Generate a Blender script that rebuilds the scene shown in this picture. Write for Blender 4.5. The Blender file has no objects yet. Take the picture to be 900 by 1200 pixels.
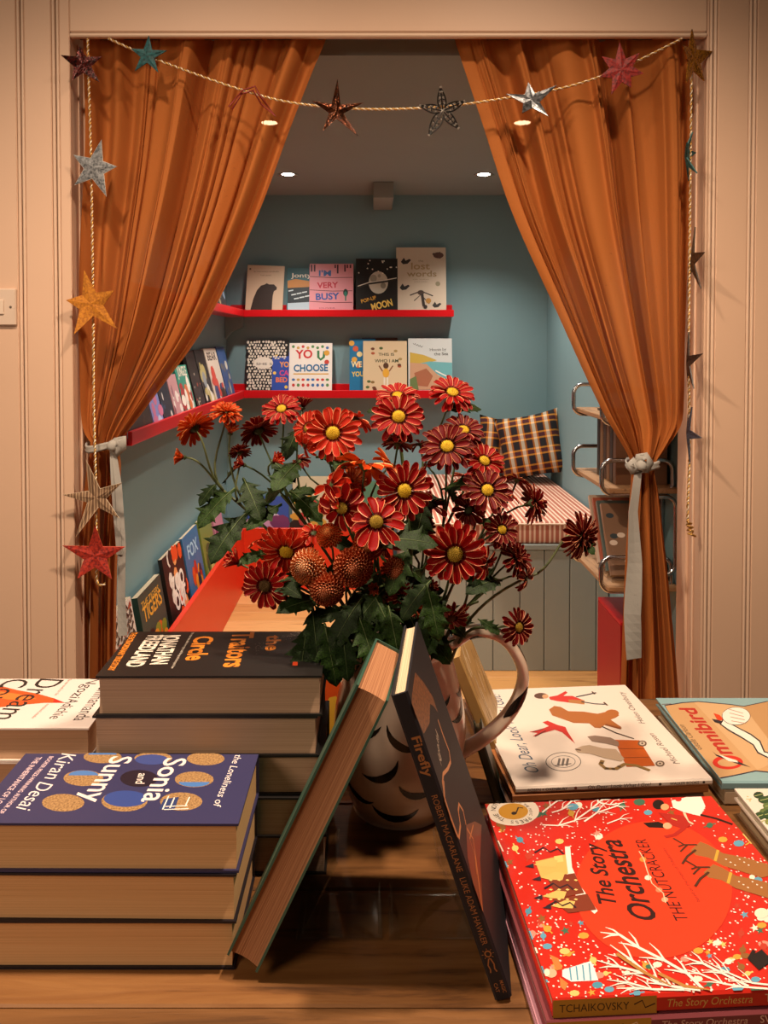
import bpy, math, random
from mathutils import Vector, Matrix
random.seed(7)
S = bpy.context.scene
COL = S.collection
# ---------------------------------------------------------------- camera, world, lights, exposure
F, CX, CY, CAMZ = 950.0, 437.0, 427.0, 1.37
PITCH = math.atan(25.0 / F)
cd = bpy.data.cameras.new('camera'); cam = bpy.data.objects.new('camera', cd); COL.objects.link(cam)
cam.location = (0, 0, CAMZ); cam.rotation_euler = (math.radians(90) - PITCH, 0, 0)
cd.sensor_fit = 'VERTICAL'; cd.sensor_height = 36.0; cd.lens = 36.0 * F / 1200.0
cd.shift_x = (450 - CX) / 1200.0; cd.shift_y = -(600 - CY) / 1200.0
cd.clip_start = 0.02
S.camera = cam
S.view_settings.view_transform = 'Standard'; S.view_settings.look = 'None'
S.view_settings.gamma = 1; S.view_settings.use_curve_mapping = False
S.view_settings.exposure = 0.12
w = bpy.data.worlds.new('world'); S.world = w; w.use_nodes = True
w.node_tree.nodes['Background'].inputs[0].default_value = (1.0, 0.72, 0.52, 1)
w.node_tree.nodes['Background'].inputs[1].default_value = 0.025

def lamp(kind, name, loc, energy, color, aim=None, **kw):
    l = bpy.data.lights.new(name, kind); l.energy = energy; l.color = color
    for k, v in kw.items(): setattr(l, k, v)
    o = bpy.data.objects.new(name, l); COL.objects.link(o); o.location = loc
    if aim is not None:
        o.rotation_euler = (Vector(aim) - Vector(loc)).to_track_quat('-Z', 'Y').to_euler()
    return o
WARM = (1.0, 0.76, 0.55); NEUT = (1.0, 0.90, 0.80)
# shop room ceiling lamps and, last, an added fill light beside the camera
lamp('SPOT', 'shop_lamp_or_fill', (0.50, 0.84, 2.72), 150, WARM, (0.25, 1.25, 0.8), spot_size=2.1, spot_blend=1.0, shadow_soft_size=0.05)
lamp('SPOT', 'shop_lamp_or_fill', (-0.60, 0.84, 2.72), 120, WARM, (-0.35, 1.25, 0.8), spot_size=2.1, spot_blend=1.0, shadow_soft_size=0.05)
lamp('AREA', 'shop_lamp_or_fill', (-1.5, -0.6, 2.1), 20, WARM, (0.1, 1.7, 1.1), shape='DISK', size=0.8)  # soft fill added from the upper left to brighten the fore-edges
# downlights of the nook
DOWN = [(-0.375, 3.6), (0.49, 3.6), (-0.35, 2.76), (0.505, 2.76)]
for x_, y_ in DOWN:
    lamp('SPOT', 'downlight_lamp', (x_, y_, 2.10), 48, NEUT, (x_, y_, 0), spot_size=2.0, spot_blend=1.0, shadow_soft_size=0.03)

# ---------------------------------------------------------------- picture geometry to world
cp, sp = math.cos(PITCH), math.sin(PITCH)
def ray(px, py):
    x = (px - CX) / F; v = -(py - CY) / F
    return Vector((x, cp + v * sp, -sp + v * cp))
ORG = Vector((0, 0, CAMZ))
def atY(px, py, Y): r = ray(px, py); return ORG + r * (Y / r.y)
def atZ(px, py, Z): r = ray(px, py); return ORG + r * ((Z - CAMZ) / r.z)
def atX(px, py, X): r = ray(px, py); return ORG + r * (X / r.x)

# ---------------------------------------------------------------- materials
def lin(c):
    if isinstance(c, str):
        c = c.lstrip('#'); c = [int(c[i:i + 2], 16) / 255 for i in (0, 2, 4)]
    return tuple(((v / 12.92) if v <= 0.04045 else ((v + 0.055) / 1.055) ** 2.4) for v in c) + (1,)
MATS = {}
def mat(col, rough=0.55, metal=0.0, kind='', **kw):
    key = (str(col), rough, metal, kind, str(sorted(kw.items())))
    if key in MATS: return MATS[key]
    m = bpy.data.materials.new('paint'); m.use_nodes = True
    nt = m.node_tree; N = nt.nodes; L = nt.links; b = N['Principled BSDF']
    b.inputs['Base Color'].default_value = lin(col); b.inputs['Roughness'].default_value = rough; b.inputs['Metallic'].default_value = metal
    def tex(kind, scale, vec=(1, 1, 1), rot=(0, 0, 0), **k):
        tc = N.new('ShaderNodeTexCoord'); mp = N.new('ShaderNodeMapping'); L.new(tc.outputs['Object'], mp.inputs[0])
        mp.inputs['Scale'].default_value = vec; mp.inputs['Rotation'].default_value = rot
        t = N.new('ShaderNodeTex' + kind); t.inputs['Scale'].default_value = scale; L.new(mp.outputs[0], t.inputs['Vector'])
        for a, v in k.items():
            if a in t.inputs: t.inputs[a].default_value = v
        return t
    def ramp(src, stops, interp='LINEAR'):
        r = N.new('ShaderNodeValToRGB'); L.new(src, r.inputs[0]); r.color_ramp.interpolation = interp
        e = r.color_ramp.elements
        while len(e) < len(stops): e.new(0.5)
        for i, (p, c) in enumerate(stops): e[i].position = p; e[i].color = lin(c)
        return r
    def bump(src, strength, dist=0.002):
        bp = N.new('ShaderNodeBump'); bp.inputs['Strength'].default_value = strength; bp.inputs['Distance'].default_value = dist
        L.new(src, bp.inputs['Height']); L.new(bp.outputs[0], b.inputs['Normal'])
    if kind == 'wood':
        c2 = kw.get('c2', '#5a3418'); ax = kw.get('axis', 0)
        v = [14, 14, 14]; v[ax] = 1.2
        t = tex('Noise', 4, v, Detail=8, Roughness=0.65, Distortion=0.6)
        t2 = tex('Noise', 2.5, Detail=3)
        mx = N.new('ShaderNodeMath'); mx.operation = 'MULTIPLY_ADD'; L.new(t2.outputs[0], mx.inputs[0]); mx.inputs[1].default_value = 0.35; 
        L.new(t.outputs[0], mx.inputs[2])
        r = ramp(mx.outputs[0], [(0.45, c2), (0.62, col), (0.85, kw.get('c3', col))]); L.new(r.outputs[0], b.inputs['Base Color'])
        bump(t.outputs[0], 0.35)
    elif kind == 'pages':
        t = tex('Noise', 1.0, (3, 3, 1500), Detail=4)
        r = ramp(t.outputs[0], [(0.3, kw['c2']), (0.65, col)]); L.new(r.outputs[0], b.inputs['Base Color']); bump(t.outputs[0], 0.2, 0.0004)
    elif kind == 'cloth':
        t = tex('Noise', 350, (1, 1, 0.25), Detail=2); t2 = tex('Noise', 350, (0.25, 0.25, 1), Detail=2); t3 = tex('Noise', 7, (1, 1, .4), Detail=4)
        a = N.new('ShaderNodeMath'); a.operation = 'ADD'; L.new(t.outputs[0], a.inputs[0]); L.new(t2.outputs[0], a.inputs[1])
        a2 = N.new('ShaderNodeMath'); a2.operation = 'MULTIPLY_ADD'; L.new(t3.outputs[0], a2.inputs[0]); a2.inputs[1].default_value = 0.5; L.new(a.outputs[0], a2.inputs[2])
        r = ramp(a2.outputs[0], [(0.85, kw['c2']), (1.0, col), ])
        r.color_ramp.elements[0].position = 0.55
        L.new(r.outputs[0], b.inputs['Base Color']); bump(a.outputs[0], 0.25, 0.0008)
        if kw.get('thin'):
            tr = N.new('ShaderNodeBsdfTranslucent'); L.new(r.outputs[0], tr.inputs[0])
            tp = N.new('ShaderNodeBsdfTransparent'); tp.inputs[0].default_value = (1, .75, .5, 1)
            m1 = N.new('ShaderNodeMixShader'); m1.inputs[0].default_value = 0.22; L.new(b.outputs[0], m1.inputs[1]); L.new(tr.outputs[0], m1.inputs[2])
            m2 = N.new('ShaderNodeMixShader'); m2.inputs[0].default_value = 0.05; L.new(m1.outputs[0], m2.inputs[1]); L.new(tp.outputs[0], m2.inputs[2])
            L.new(m2.outputs[0], N['Material Output'].inputs[0])
    elif kind == 'stripe':
        t = tex('Wave', kw.get('scale', 9), (1, 0, 0))
        r = ramp(t.outputs['Fac'], [(0.0, kw['c2']), (0.35, col), (0.62, col), (0.8, kw['c2'])]); L.new(r.outputs[0], b.inputs['Base Color'])
    elif kind == 'plaid':
        t = tex('Wave', 5.1, (1, 0, 0)); t2 = tex('Wave', 4.3, (0, 0, 1)); t3 = tex('Wave', 21, (1, 0, 0)); t4 = tex('Wave', 19, (0, 0, 1))
        t2.bands_direction = 'Z'; t4.bands_direction = 'Z'
        mp2 = [l.from_node for l in nt.links if l.to_node == t2][0]; mp2.inputs['Scale'].default_value = (0, 0, 1)
        r1 = ramp(t.outputs['Fac'], [(0.0, '#141014'), (0.3, '#4d1018'), (0.5, '#c87818'), (0.85, '#e6d8c0')], 'CONSTANT')
        r2 = ramp(t2.outputs['Fac'], [(0.0, '#161216'), (0.4, '#1c1618'), (0.55, '#d89028'), (0.85, '#581820')], 'CONSTANT')
        mx = N.new('ShaderNodeMixRGB'); mx.inputs[0].default_value = 0.5; L.new(r1.outputs[0], mx.inputs[1]); L.new(r2.outputs[0], mx.inputs[2])
        L.new(mx.outputs[0], b.inputs['Base Color'])
    elif kind == 'leafy':
        t = tex('Noise', 40, Detail=6)
        r = ramp(t.outputs[0], [(0.35, kw['c2']), (0.6, col)]); L.new(r.outputs[0], b.inputs['Base Color']); b.inputs['Specular IOR Level'].default_value = 0.2; bump(t.outputs[0], .4)
    elif kind == 'mottle':
        t = tex('Noise', kw.get('scale', 60), Detail=6)
        r = ramp(t.outputs[0], [(0.35, kw['c2']), (0.6, col)]); L.new(r.outputs[0], b.inputs['Base Color'])
        if kw.get('bump'): bump(t.outputs[0], kw['bump'], 0.002)
    elif kind == 'petal':
        t = tex('Noise', 120, (1, 1, 1), Detail=2)
        r = ramp(t.outputs[0], [(0.3, kw['c2']), (0.65, col)]); L.new(r.outputs[0], b.inputs['Base Color'])
        b.inputs['Specular IOR Level'].default_value = 0.15
        tr = N.new('ShaderNodeBsdfTranslucent'); L.new(r.outputs[0], tr.inputs[0])
        m1 = N.new('ShaderNodeMixShader'); m1.inputs[0].default_value = 0.2; L.new(b.outputs[0], m1.inputs[1]); L.new(tr.outputs[0], m1.inputs[2]); L.new(m1.outputs[0], N['Material Output'].inputs[0])
    elif kind == 'paint':
        t = tex('Noise', kw.get('scale', 90), Detail=3); bump(t.outputs[0], 0.12, 0.001)
        t2 = tex('Noise', 3, Detail=3)
        c = Vector(lin(col)[:3])
        r = N.new('ShaderNodeValToRGB'); L.new(t2.outputs[0], r.inputs[0])
        r.color_ramp.elements[0].color = tuple(c * 0.93) + (1,); r.color_ramp.elements[1].color = tuple(c * 1.05) + (1,)
        L.new(r.outputs[0], b.inputs['Base Color'])
    elif kind == 'glass':
        b.inputs['Transmission Weight'].default_value = 1.0; b.inputs['IOR'].default_value = 1.45
    elif kind == 'clear':
        tp = N.new('ShaderNodeBsdfTransparent'); tp.inputs[0].default_value = (.93, .95, .95, 1); 
        m1 = N.new('ShaderNodeMixShader'); m1.inputs[0].default_value = 0.10; L.new(tp.outputs[0], m1.inputs[1]); L.new(b.outputs[0], m1.inputs[2]); b.inputs['Metallic'].default_value = 1.0
        L.new(m1.outputs[0], N['Material Output'].inputs[0])
    elif kind == 'emit':
        b.inputs['Emission Color'].default_value = lin(col); b.inputs['Emission Strength'].default_value = kw['power']
    elif kind == 'sequin':
        t = tex('Voronoi', 260); r = ramp(t.outputs['Color'], [(0.2, kw['c2']), (0.7, col)]); L.new(r.outputs[0], b.inputs['Base Color'])
        bp = N.new('ShaderNodeBump'); bp.inputs['Strength'].default_value = 0.9; L.new(t.outputs['Distance'], bp.inputs['Height']); L.new(bp.outputs[0], b.inputs['Normal'])
    if kw.get('coat'): b.inputs['Coat Weight'].default_value = kw['coat']; b.inputs['Coat Roughness'].default_value = 0.1
    MATS[key] = m
    return m

# ---------------------------------------------------------------- mesh building
class MB:
    def __init__(s): s.v = []; s.f = []; s.mi = []; s.mats = []; s.m = 0
    def use(s, m):
        if m not in s.mats: s.mats.append(m)
        s.m = s.mats.index(m); return s
    def add(s, vs, fs):
        o = len(s.v); s.v += [tuple(p) for p in vs]
        for f in fs: s.f.append([i + o for i in f]); s.mi.append(s.m)
    def box(s, x0, x1, y0, y1, z0, z1, M=None, ch=0.0):
        if ch > 0:
            vs = []; 
            c = ch
            # chamfered box: 24 verts
            X = (x0, x1); Y = (y0, y1); Z = (z0, z1)
            idx = {}
            for i in (0, 1):
                for j in (0, 1):
                    for k in (0, 1):
                        sx, sy, sz = (1, -1)[i], (1, -1)[j], (1, -1)[k]
                        for a in range(3):
                            p = [X[i], Y[j], Z[k]]
                            for b_ in range(3):
                                if b_ != a: p[b_] += c * (sx, sy, sz)[b_]
                            idx[(i, j, k, a)] = len(vs); vs.append(p)
            fs = []
            for a in range(3):
                b_, c_ = (a + 1) % 3, (a + 2) % 3
                for side in (0, 1):
                    q = []
                    for (p1, p2) in ((0, 0), (1, 0), (1, 1), (0, 1)):
                        ijk = [0, 0, 0]; ijk[a] = side; ijk[b_] = p1; ijk[c_] = p2
                        q.append(idx[tuple(ijk) + (a,)])
                    fs.append(q if side else q[::-1])
                for p1 in (0, 1):
                    for p2 in (0, 1):
                        k0 = [0, 0, 0]; k1 = [0, 0, 0]; k0[a] = 0; k1[a] = 1; k0[b_] = k1[b_] = p1; k0[c_] = k1[c_] = p2
                        q = [idx[tuple(k0) + (b_,)], idx[tuple(k1) + (b_,)], idx[tuple(k1) + (c_,)], idx[tuple(k0) + (c_,)]]
                        fs.append(q if (p1 ^ p2) else q[::-1])
            for i in (0, 1):
                for j in (0, 1):
                    for k in (0, 1):
                        q = [idx[(i, j, k, 0)], idx[(i, j, k, 1)], idx[(i, j, k, 2)]]
                        fs.append(q if (i + j + k) % 2 else q[::-1])
        else:
            vs = [(x, y, z) for z in (z0, z1) for y in (y0, y1) for x in (x0, x1)]
            fs = [(0, 2, 3, 1), (4, 5, 7, 6), (0, 1, 5, 4), (2, 6, 7, 3), (0, 4, 6, 2), (1, 3, 7, 5)]
        if M is not None: vs = [M @ Vector(p) for p in vs]
        s.add(vs, fs); return s
    def prism(s, pts, axis_vec, M=None):
        n = len(pts); a = [Vector(p) for p in pts]; b = [p + Vector(axis_vec) for p in a]
        vs = a + b
        if M is not None: vs = [M @ p for p in vs]
        s.add(vs, [list(range(n))[::-1], list(range(n, 2 * n))] + [(i, (i + 1) % n, n + (i + 1) % n, n + i) for i in range(n)]); return s
    def tube(s, pts, r, n=8, closed=False, caps=True):
        pts = [Vector(p) for p in pts]; k = len(pts); rr = r if hasattr(r, '__len__') else [r] * k
        vs = []; up = None
        for i, p in enumerate(pts):
            t = (pts[(i + 1) % k] - pts[i - 1]) if closed else (pts[min(i + 1, k - 1)] - pts[max(i - 1, 0)])
            t.normalize()
            if up is None: up = t.orthogonal().normalized()
            up = (up - t * up.dot(t));
            up = up.normalized() if up.length > 1e-6 else t.orthogonal().normalized()
            sd = t.cross(up)
            for j in range(n):
                a = 2 * math.pi * j / n; vs.append(p + (up * math.cos(a) + sd * math.sin(a)) * rr[i])
        fs = []
        for i in range(k if closed else k - 1):
            for j in range(n):
                fs.append((i * n + j, i * n + (j + 1) % n, ((i + 1) % k) * n + (j + 1) % n, ((i + 1) % k) * n + j))
        if not closed and caps: fs += [list(range(n))[::-1], [(k - 1) * n + j for j in range(n)]]
        s.add(vs, fs); return s
    def lathe(s, prof, n=48, M=None):
        vs = []; fs = []
        for r, z in prof:
            for j in range(n):
                a = 2 * math.pi * j / n; vs.append(Vector((r * math.cos(a), r * math.sin(a), z)))
        for i in range(len(prof) - 1):
            for j in range(n): fs.append((i * n + j, i * n + (j + 1) % n, (i + 1) * n + (j + 1) % n, (i + 1) * n + j))
        if M is not None: vs = [M @ p for p in vs]
        s.add(vs, fs); return s
    def grid(s, fn, nu, nv):
        vs = [fn(i / nu, j / nv) for j in range(nv + 1) for i in range(nu + 1)]
        fs = [(j * (nu + 1) + i, j * (nu + 1) + i + 1, (j + 1) * (nu + 1) + i + 1, (j + 1) * (nu + 1) + i) for j in range(nv) for i in range(nu)]
        s.add(vs, fs); return s
    def mesh(s, name='mesh', smooth=False):
        me = bpy.data.meshes.new(name); me.from_pydata(s.v, [], s.f); 
        for m in s.mats: me.materials.append(m)
        me.polygons.foreach_set('material_index', s.mi)
        if smooth: me.polygons.foreach_set('use_smooth', [True] * len(s.f))
        me.update(); return me
    def build(s, name, m=None, parent=None, smooth=False, rel=True):
        if m is not None:
            s.mats = [m]; s.mi = [0] * len(s.f)
        o = bpy.data.objects.new(name, s.mesh(name, smooth)); COL.objects.link(o)
        if parent is not None: o.parent = parent
        return o
def tag(o, label=None, cat=None, group=None, kind=None):
    if label: o['label'] = label
    if cat: o['category'] = cat
    if group: o['group'] = group
    if kind: o['kind'] = kind
    return o
def thing(name, label, cat, loc=(0, 0, 0), group=None, M=None, kind=None):
    o = bpy.data.objects.new(name, None); COL.objects.link(o); o.empty_display_size = 0.05
    if M is not None: o.matrix_world = M
    else: o.location = loc
    return tag(o, label, cat, group, kind)
def frame(o, u, v, w):
    M = Matrix.Identity(4)
    for i, a in enumerate((u, v, w)):
        a = Vector(a).normalized()
        for j in range(3): M[j][i] = a[j]
    for j in range(3): M[j][3] = o[j]
    return M
def link(name, me, parent=None, M=None):
    o = bpy.data.objects.new(name, me); COL.objects.link(o)
    if parent is not None: o.parent = parent
    if M is not None: o.matrix_basis = M
    return o

# ---------------------------------------------------------------- print on covers
TXT = {}
def text_shape(s, bold=0.0):
    k = (s, bold)
    if k in TXT: return TXT[k]
    c = bpy.data.curves.new('t', 'FONT'); c.body = s; c.resolution_u = 3; c.offset = bold
    o = bpy.data.objects.new('t', c); COL.objects.link(o)
    me = o.to_mesh(); vs = [(v.co.x, v.co.y) for v in me.vertices]; fs = [list(p.vertices) for p in me.polygons]
    o.to_mesh_clear(); bpy.data.objects.remove(o); bpy.data.curves.remove(c)
    if vs:
        x0 = min(v[0] for v in vs); x1 = max(v[0] for v in vs)
        vs = [((x - x0) / max(x1 - x0, 1e-6), y / 0.7) for x, y in vs]
        ar = (x1 - x0) / 0.7
    else: ar = 1
    TXT[k] = (vs, fs, ar); return TXT[k]
class Art:
    """flat print in cover coordinates (metres, origin lower left); conv turns drawing coordinates into them"""
    def __init__(s, conv, eps=6e-5): s.mb = MB(); s.conv = conv; s.eps = eps; s.bb = []
    def lay(s): pass
    def P(s, p): return Vector(s.conv(*p))
    def raw(s, pts, fs, col, **kw):
        s.mb.use(mat(col, kw.pop('rough', 0.42), kw.pop('metal', 0), **kw))
        x0 = min(p[0] for p in pts); x1 = max(p[0] for p in pts); y0 = min(p[1] for p in pts); y1 = max(p[1] for p in pts); lv = 0
        for b in s.bb:
            if b[4] > lv and x0 < b[1] and b[0] < x1 and y0 < b[3] and b[2] < y1: lv = b[4]
        lv = min(lv + 1, 24)
        if len(s.mb.v) < 12000: s.bb.append((x0, x1, y0, y1, lv))
        s.mb.add([(p[0], p[1], lv * s.eps) for p in pts], fs)
    def poly(s, pts, col, **kw):
        from mathutils.geometry import tessellate_polygon
        q = [s.P(p) for p in pts]
        tr = tessellate_polygon([[Vector((a.x, a.y, 0)) for a in q]])
        out = []
        for t in tr:
            a, b, c = (q[i] for i in t)
            out.append(list(t) if (b - a).cross(c - a) > 0 else [t[0], t[2], t[1]])
        s.raw(q, out, col, **kw); s.lay()
    lim = None
    def out(s, q): return s.lim is not None and (abs(q.x) > s.lim[0] or abs(q.y) > s.lim[1])
    def ell(s, c, r, col, n=20, **kw):   # ellipse in cover metres, centre in drawing coordinates
        q = s.P(c)
        if s.out(q): return
        rx, ry = r if hasattr(r, '__len__') else (r, r)
        s.raw([(q.x + rx * math.cos(6.2832 * i / n), q.y + ry * math.sin(6.2832 * i / n)) for i in range(n)], [list(range(n))], col, **kw)
    def disc(s, c, r, col, **kw): s.ell(c, r, col, **kw); s.lay()
    def pell(s, c, rx, ry, col, n=24, **kw):   # ellipse drawn in drawing coordinates
        if s.out(s.P(c)): return
        s.poly([(c[0] + rx * math.cos(6.2832 * i / n), c[1] + ry * math.sin(6.2832 * i / n)) for i in range(n)], col, **kw)
    def line(s, pts, wd, col, **kw):
        q = [s.P(p) for p in pts]; vs = []; k = len(q)
        for i, p in enumerate(q):
            t = q[min(i + 1, k - 1)] - q[max(i - 1, 0)]
            t = t.normalized() if t.length > 0 else Vector((1, 0))
            n = Vector((-t.y, t.x)) * wd / 2
            if i == k - 1 and kw.get('taper'): n *= 0.3
            vs += [p + n, p - n]
        kw.pop('taper', None)
        s.raw(vs, [(2 * i, 2 * i + 1, 2 * i + 3, 2 * i + 2) for i in range(k - 1)], col, **kw); s.lay()
    def text(s, t, p0, p1, h, col, bold=0.0, shear=0.0, **kw):   # baseline p0 -> p1 (drawing), capital height h in metres
        a, b = s.P(p0), s.P(p1); d = b - a; n = Vector((-d.y, d.x)).normalized() * h
        vs, fs, ar = text_shape(t, bold)
        s.raw([a + d * x + n * y + d.normalized() * (shear * y * h) for x, y in vs], fs, col, **kw); s.lay()
    def arc_text(s, t, c, r, a0, a1, h, col):
        q = s.P(c)
        for i, ch in enumerate(t):
            if ch == ' ': continue
            a = a0 + (a1 - a0) * i / (len(t) - 1)
            vs, fs, ar = text_shape(ch)
            d = Vector((math.sin(a), -math.cos(a))); n = Vector((math.cos(a), math.sin(a)))
            o = q + n * r; wd = min(h * ar, h * 1.1)
            s.raw([o + d * ((x - .5) * wd) + n * (y * h) for x, y in vs], fs, col)
        s.lay()
BOOKS = 0
def book(label, W, H, T, M, cover='#ffffff', pages='#cdb08c', group=None, art=None, spine=None, hard=True, spinecol=None, eps=6e-5, px=None, rough=0.42, name=None, pg2=None, cm=None):
    """local frame: u across (spine at -W/2), v up the cover, w out of the front cover; px = (ox, oy, scale) of the drawing"""
    root = thing(name or ('hardback_book' if hard else 'picture_book'), label, 'book', M=M, group=group)
    ct = 0.0024 if hard else 0.0008; ov = 0.003 if hard else 0.0006
    if T < 0.006: ct = 0.0005
    cm = cm or mat(cover, rough)
    mb = MB(); x0, x1 = -W / 2, W / 2
    prof = [(x1, 0), (x1, ct), (x0 + ct * 1.5, ct), (x0 + ct * 1.0, ct * 1.6), (x0 + ct, T - ct * 1.6), (x0 + ct * 1.5, T - ct), (x1, T - ct), (x1, T), (x0 + ct * .9, T), (x0, T - ct), (x0, ct), (x0 + ct * .9, 0)]
    n = len(prof)
    vs = [(a, -H / 2, b) for a, b in prof] + [(a, H / 2, b) for a, b in prof]
    fs = [(i, n + i, n + (i + 1) % n, (i + 1) % n) for i in range(n)]
    fs += [(0, 1, 2, 11), (2, 3, 10, 11), (3, 4, 9, 10), (4, 5, 8, 9), (5, 6, 7, 8)]
    fs += [tuple(reversed([n + i for i in f])) for f in fs[-5:]]
    mb.add(vs, fs); mb.build('cover', cm, root)
    mb = MB(); pz0, pz1 = ct, T - ct; k = 5
    pr = [(x0 + ct, pz0)] + [(x1 - ov - (0.0025 if hard else 0) * math.sin(math.pi * i / k), pz0 + (pz1 - pz0) * i / k) for i in range(k + 1)] + [(x0 + ct, pz1)]
    n = len(pr); v0, v1 = -H / 2 + ov, H / 2 - ov
    mb.add([(a, v0, b) for a, b in pr] + [(a, v1, b) for a, b in pr], [list(range(n)), list(range(2 * n - 1, n - 1, -1))] + [(i, n + i, n + (i + 1) % n, (i + 1) % n) for i in range(n)])
    if pg2 is None:
        c = [int(pages[i:i + 2], 16) for i in (1, 3, 5)]; pg2 = '#%02x%02x%02x' % tuple(int(v * 0.72) for v in c)
    mb.build('page_block', mat(pages, 0.8, kind='pages', c2=pg2), root)
    if art:
        Mi = M.inverted()
        if px:
            ox, oy, sc = px
            nrm = M.to_3x3() @ Vector((0, 0, 1)); p0 = M @ Vector((0, 0, T))
            def conv(x, y):
                r = ray(ox + x / sc, oy + y / sc); t = (p0 - ORG).dot(nrm) / r.dot(nrm); q = Mi @ (ORG + r * t)
                return (min(max(q.x, -W / 2 + .0006), W / 2 - .0006), min(max(q.y, -H / 2 + .0006), H / 2 - .0006))
        else: conv = lambda x, y: (x * W - W / 2, y * H - H / 2)
        A = Art(conv, eps)
        if px: A.lim = (W / 2 - .0012, H / 2 - .0012)
        art(A)
        o = A.mb.build('cover_print', None, root); o.matrix_basis = Matrix.Translation((0, 0, T))
    if spine:
        A = Art(lambda x, y: (x * H, y * T), eps); A.lay(); spine(A)
        o = A.mb.build('spine_print', None, root)
        o.matrix_basis = frame((-W / 2, H / 2, 0), (0, -1, 0), (0, 0, 1), (-1, 0, 0))
    return root
def flat_frame(pl, pr, ztop, D, T, near_spine, L=None):
    """book lying flat: front edge from pixel pl to pixel pr on the plane z=ztop, D deep"""
    a, b = atZ(*pl, ztop), atZ(*pr, ztop)
    e1 = (b - a).normalized(); e2 = Vector((0, 0, 1)).cross(e1)
    if L is None: L = (b - a).length
    else: a = b - e1 * L
    c = a + e1 * L / 2 + e2 * D / 2; c.z = ztop - T
    return (frame(c, e2, -e1, (0, 0, 1)) if near_spine else frame(c, -e2, e1, (0, 0, 1))), L
def shift(M, dx, dy, z, rot=0.0):
    return Matrix.Translation((dx, dy, z)) @ M @ Matrix.Rotation(rot, 4, 'Z')

# ================================================================ THE SETTING
YW, YB = 1.975, 2.12           # faces of the timber partition
OX0, OX1 = atY(84, 300, YW).x, atY(826, 300, YW).x
ZS = atY(450, 44, YW).z        # underside of the header
NX0, NX1, NY, ZF, ZC = -0.74, 0.88, 4.10, 0.15, ZS + 0.008
beige = mat('#dbb69a', 0.5, kind='paint'); beige2 = mat('#e2c2a8', 0.5, kind='paint')
teal = mat('#7c9da3', 0.65, kind='paint'); ceilm = mat('#8d9693', 0.8, kind='paint')
red = mat('#d3101a', 0.35, kind='paint', coat=.2); redbox = mat('#dd3415', 0.4, kind='paint')
def xw(px): return atY(px, 300, YW).x
wl = tag(MB().box(-2.4, OX0, YW + .012, YB, 0, 2.7).build('wall_left', beige), kind='structure')
wr = tag(MB().box(OX1, 2.4, YW + .012, YB, 0, 2.7).build('wall_right', beige), kind='structure')
wt = tag(MB().box(OX0, OX1, YW + .012, YB, ZS + .06, 2.7).build('wall_front', beige), kind='structure')
def boards(wall, edges):
    for a, b in edges:
        MB().box(a, b, YW, YW + .0125, 0, 2.7, ch=.002).build('panel_board', beige, wall)
def bead(wall, x):
    for d in (-.0052, .0052):
        pts = [(x + d + .0042 * math.cos(t), YW + .006 - .006 * math.sin(t), 0) for t in [math.pi * i / 6 for i in range(7)]]
        MB().prism(pts, (0, 0, 2.7)).build('bead', beige2, wall)
L1, L2 = xw(67) , xw(26)
pitch = L1 - L2
xs = [OX0 - .0]
boards(wl, [(L1 + .0098, OX0)]); bead(wl, L1)
x = L1 - .0098
while x > -2.3:
    boards(wl, [(x - pitch + .0196, x)]); bead(wl, x - pitch + .0098); x -= pitch
R1, R2 = xw(834), xw(880)
boards(wr, [(OX1, R1 - .010)]); bead(wr, R1); x = R1 + .0098; pr_ = R2 - R1
while x < 2.3:
    boards(wr, [(x, x + pr_ - .0196)]); bead(wr, x + pr_ - .0098); x += pr_
MB().box(OX0 + .001, OX1 - .001, YW - .004, YW + .0125, ZS + .012, 2.7, ch=.003).build('header_board', beige, wt)
MB().box(OX0 + .001, OX1 - .001, YW - .006, YW + .0125, ZS, ZS + .010, ch=.003).build('header_trim', beige2, wt)
for s_, X in ((1, OX0), (-1, OX1)):   # jamb linings with a stepped edge
    W_ = wl if s_ > 0 else wr
    MB().box(min(X, X + s_ * .004), max(X, X + s_ * .004), YW + .05, YW + .056, 0, ZS, ch=.001).build('jamb_bead', beige2, W_)
    MB().box(min(X, X + s_ * .007), max(X, X + s_ * .007), YW + .085, YB, 0, ZS, ch=.001).build('jamb_stop', beige, W_)
fl = tag(MB().box(-2.4, 2.4, -1.5, YB, -.05, 0).build('floor', mat('#6b4a30', .6, kind='wood', c2='#3a2415')), kind='structure')
nf = tag(MB().box(NX0 - .1, NX1 + .1, YB - .02, NY + .1, 0, ZF - .02).build('floor.001', mat('#8a6238', .6)), kind='structure')
fw = [mat(c, .5, kind='wood', c2=d, axis=0) for c, d in (('#d09a5c', '#a87240'), ('#c99256', '#a06a3a'), ('#d8a468', '#ae7a46'))]
y = YB - .02; k = 0
while y < NY:
    MB().box(NX0, NX1, y + .001, min(y + .118, NY), ZF - .02, ZF, ch=.0015).build('floor_board', fw[k % 3], nf); y += .119; k += 1
tag(MB().box(NX0 - .1, NX0, YB, NY + .1, 0, 2.5).build('wall_left.001', teal), kind='structure')
tag(MB().box(NX1, NX1 + .1, YB, NY + .1, 0, 2.5).build('wall_right.001', teal), kind='structure')
tag(MB().box(NX0, NX1, NY, NY + .1, 0, 2.5).build('wall_back', teal), kind='structure')
tag(MB().box(NX0 - .1, NX1 + .1, YB, NY + .1, ZC, ZC + .1).build('ceiling', ceilm), kind='structure')
a = atY(437.5, 212, 3.76); 
tag(MB().box(a.x, a.x + .094, 3.76, NY, atY(437, 232, 3.76).z, ZC, ch=.003).build('beam', mat('#8f938c', .7, kind='paint')), kind='structure')
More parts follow.
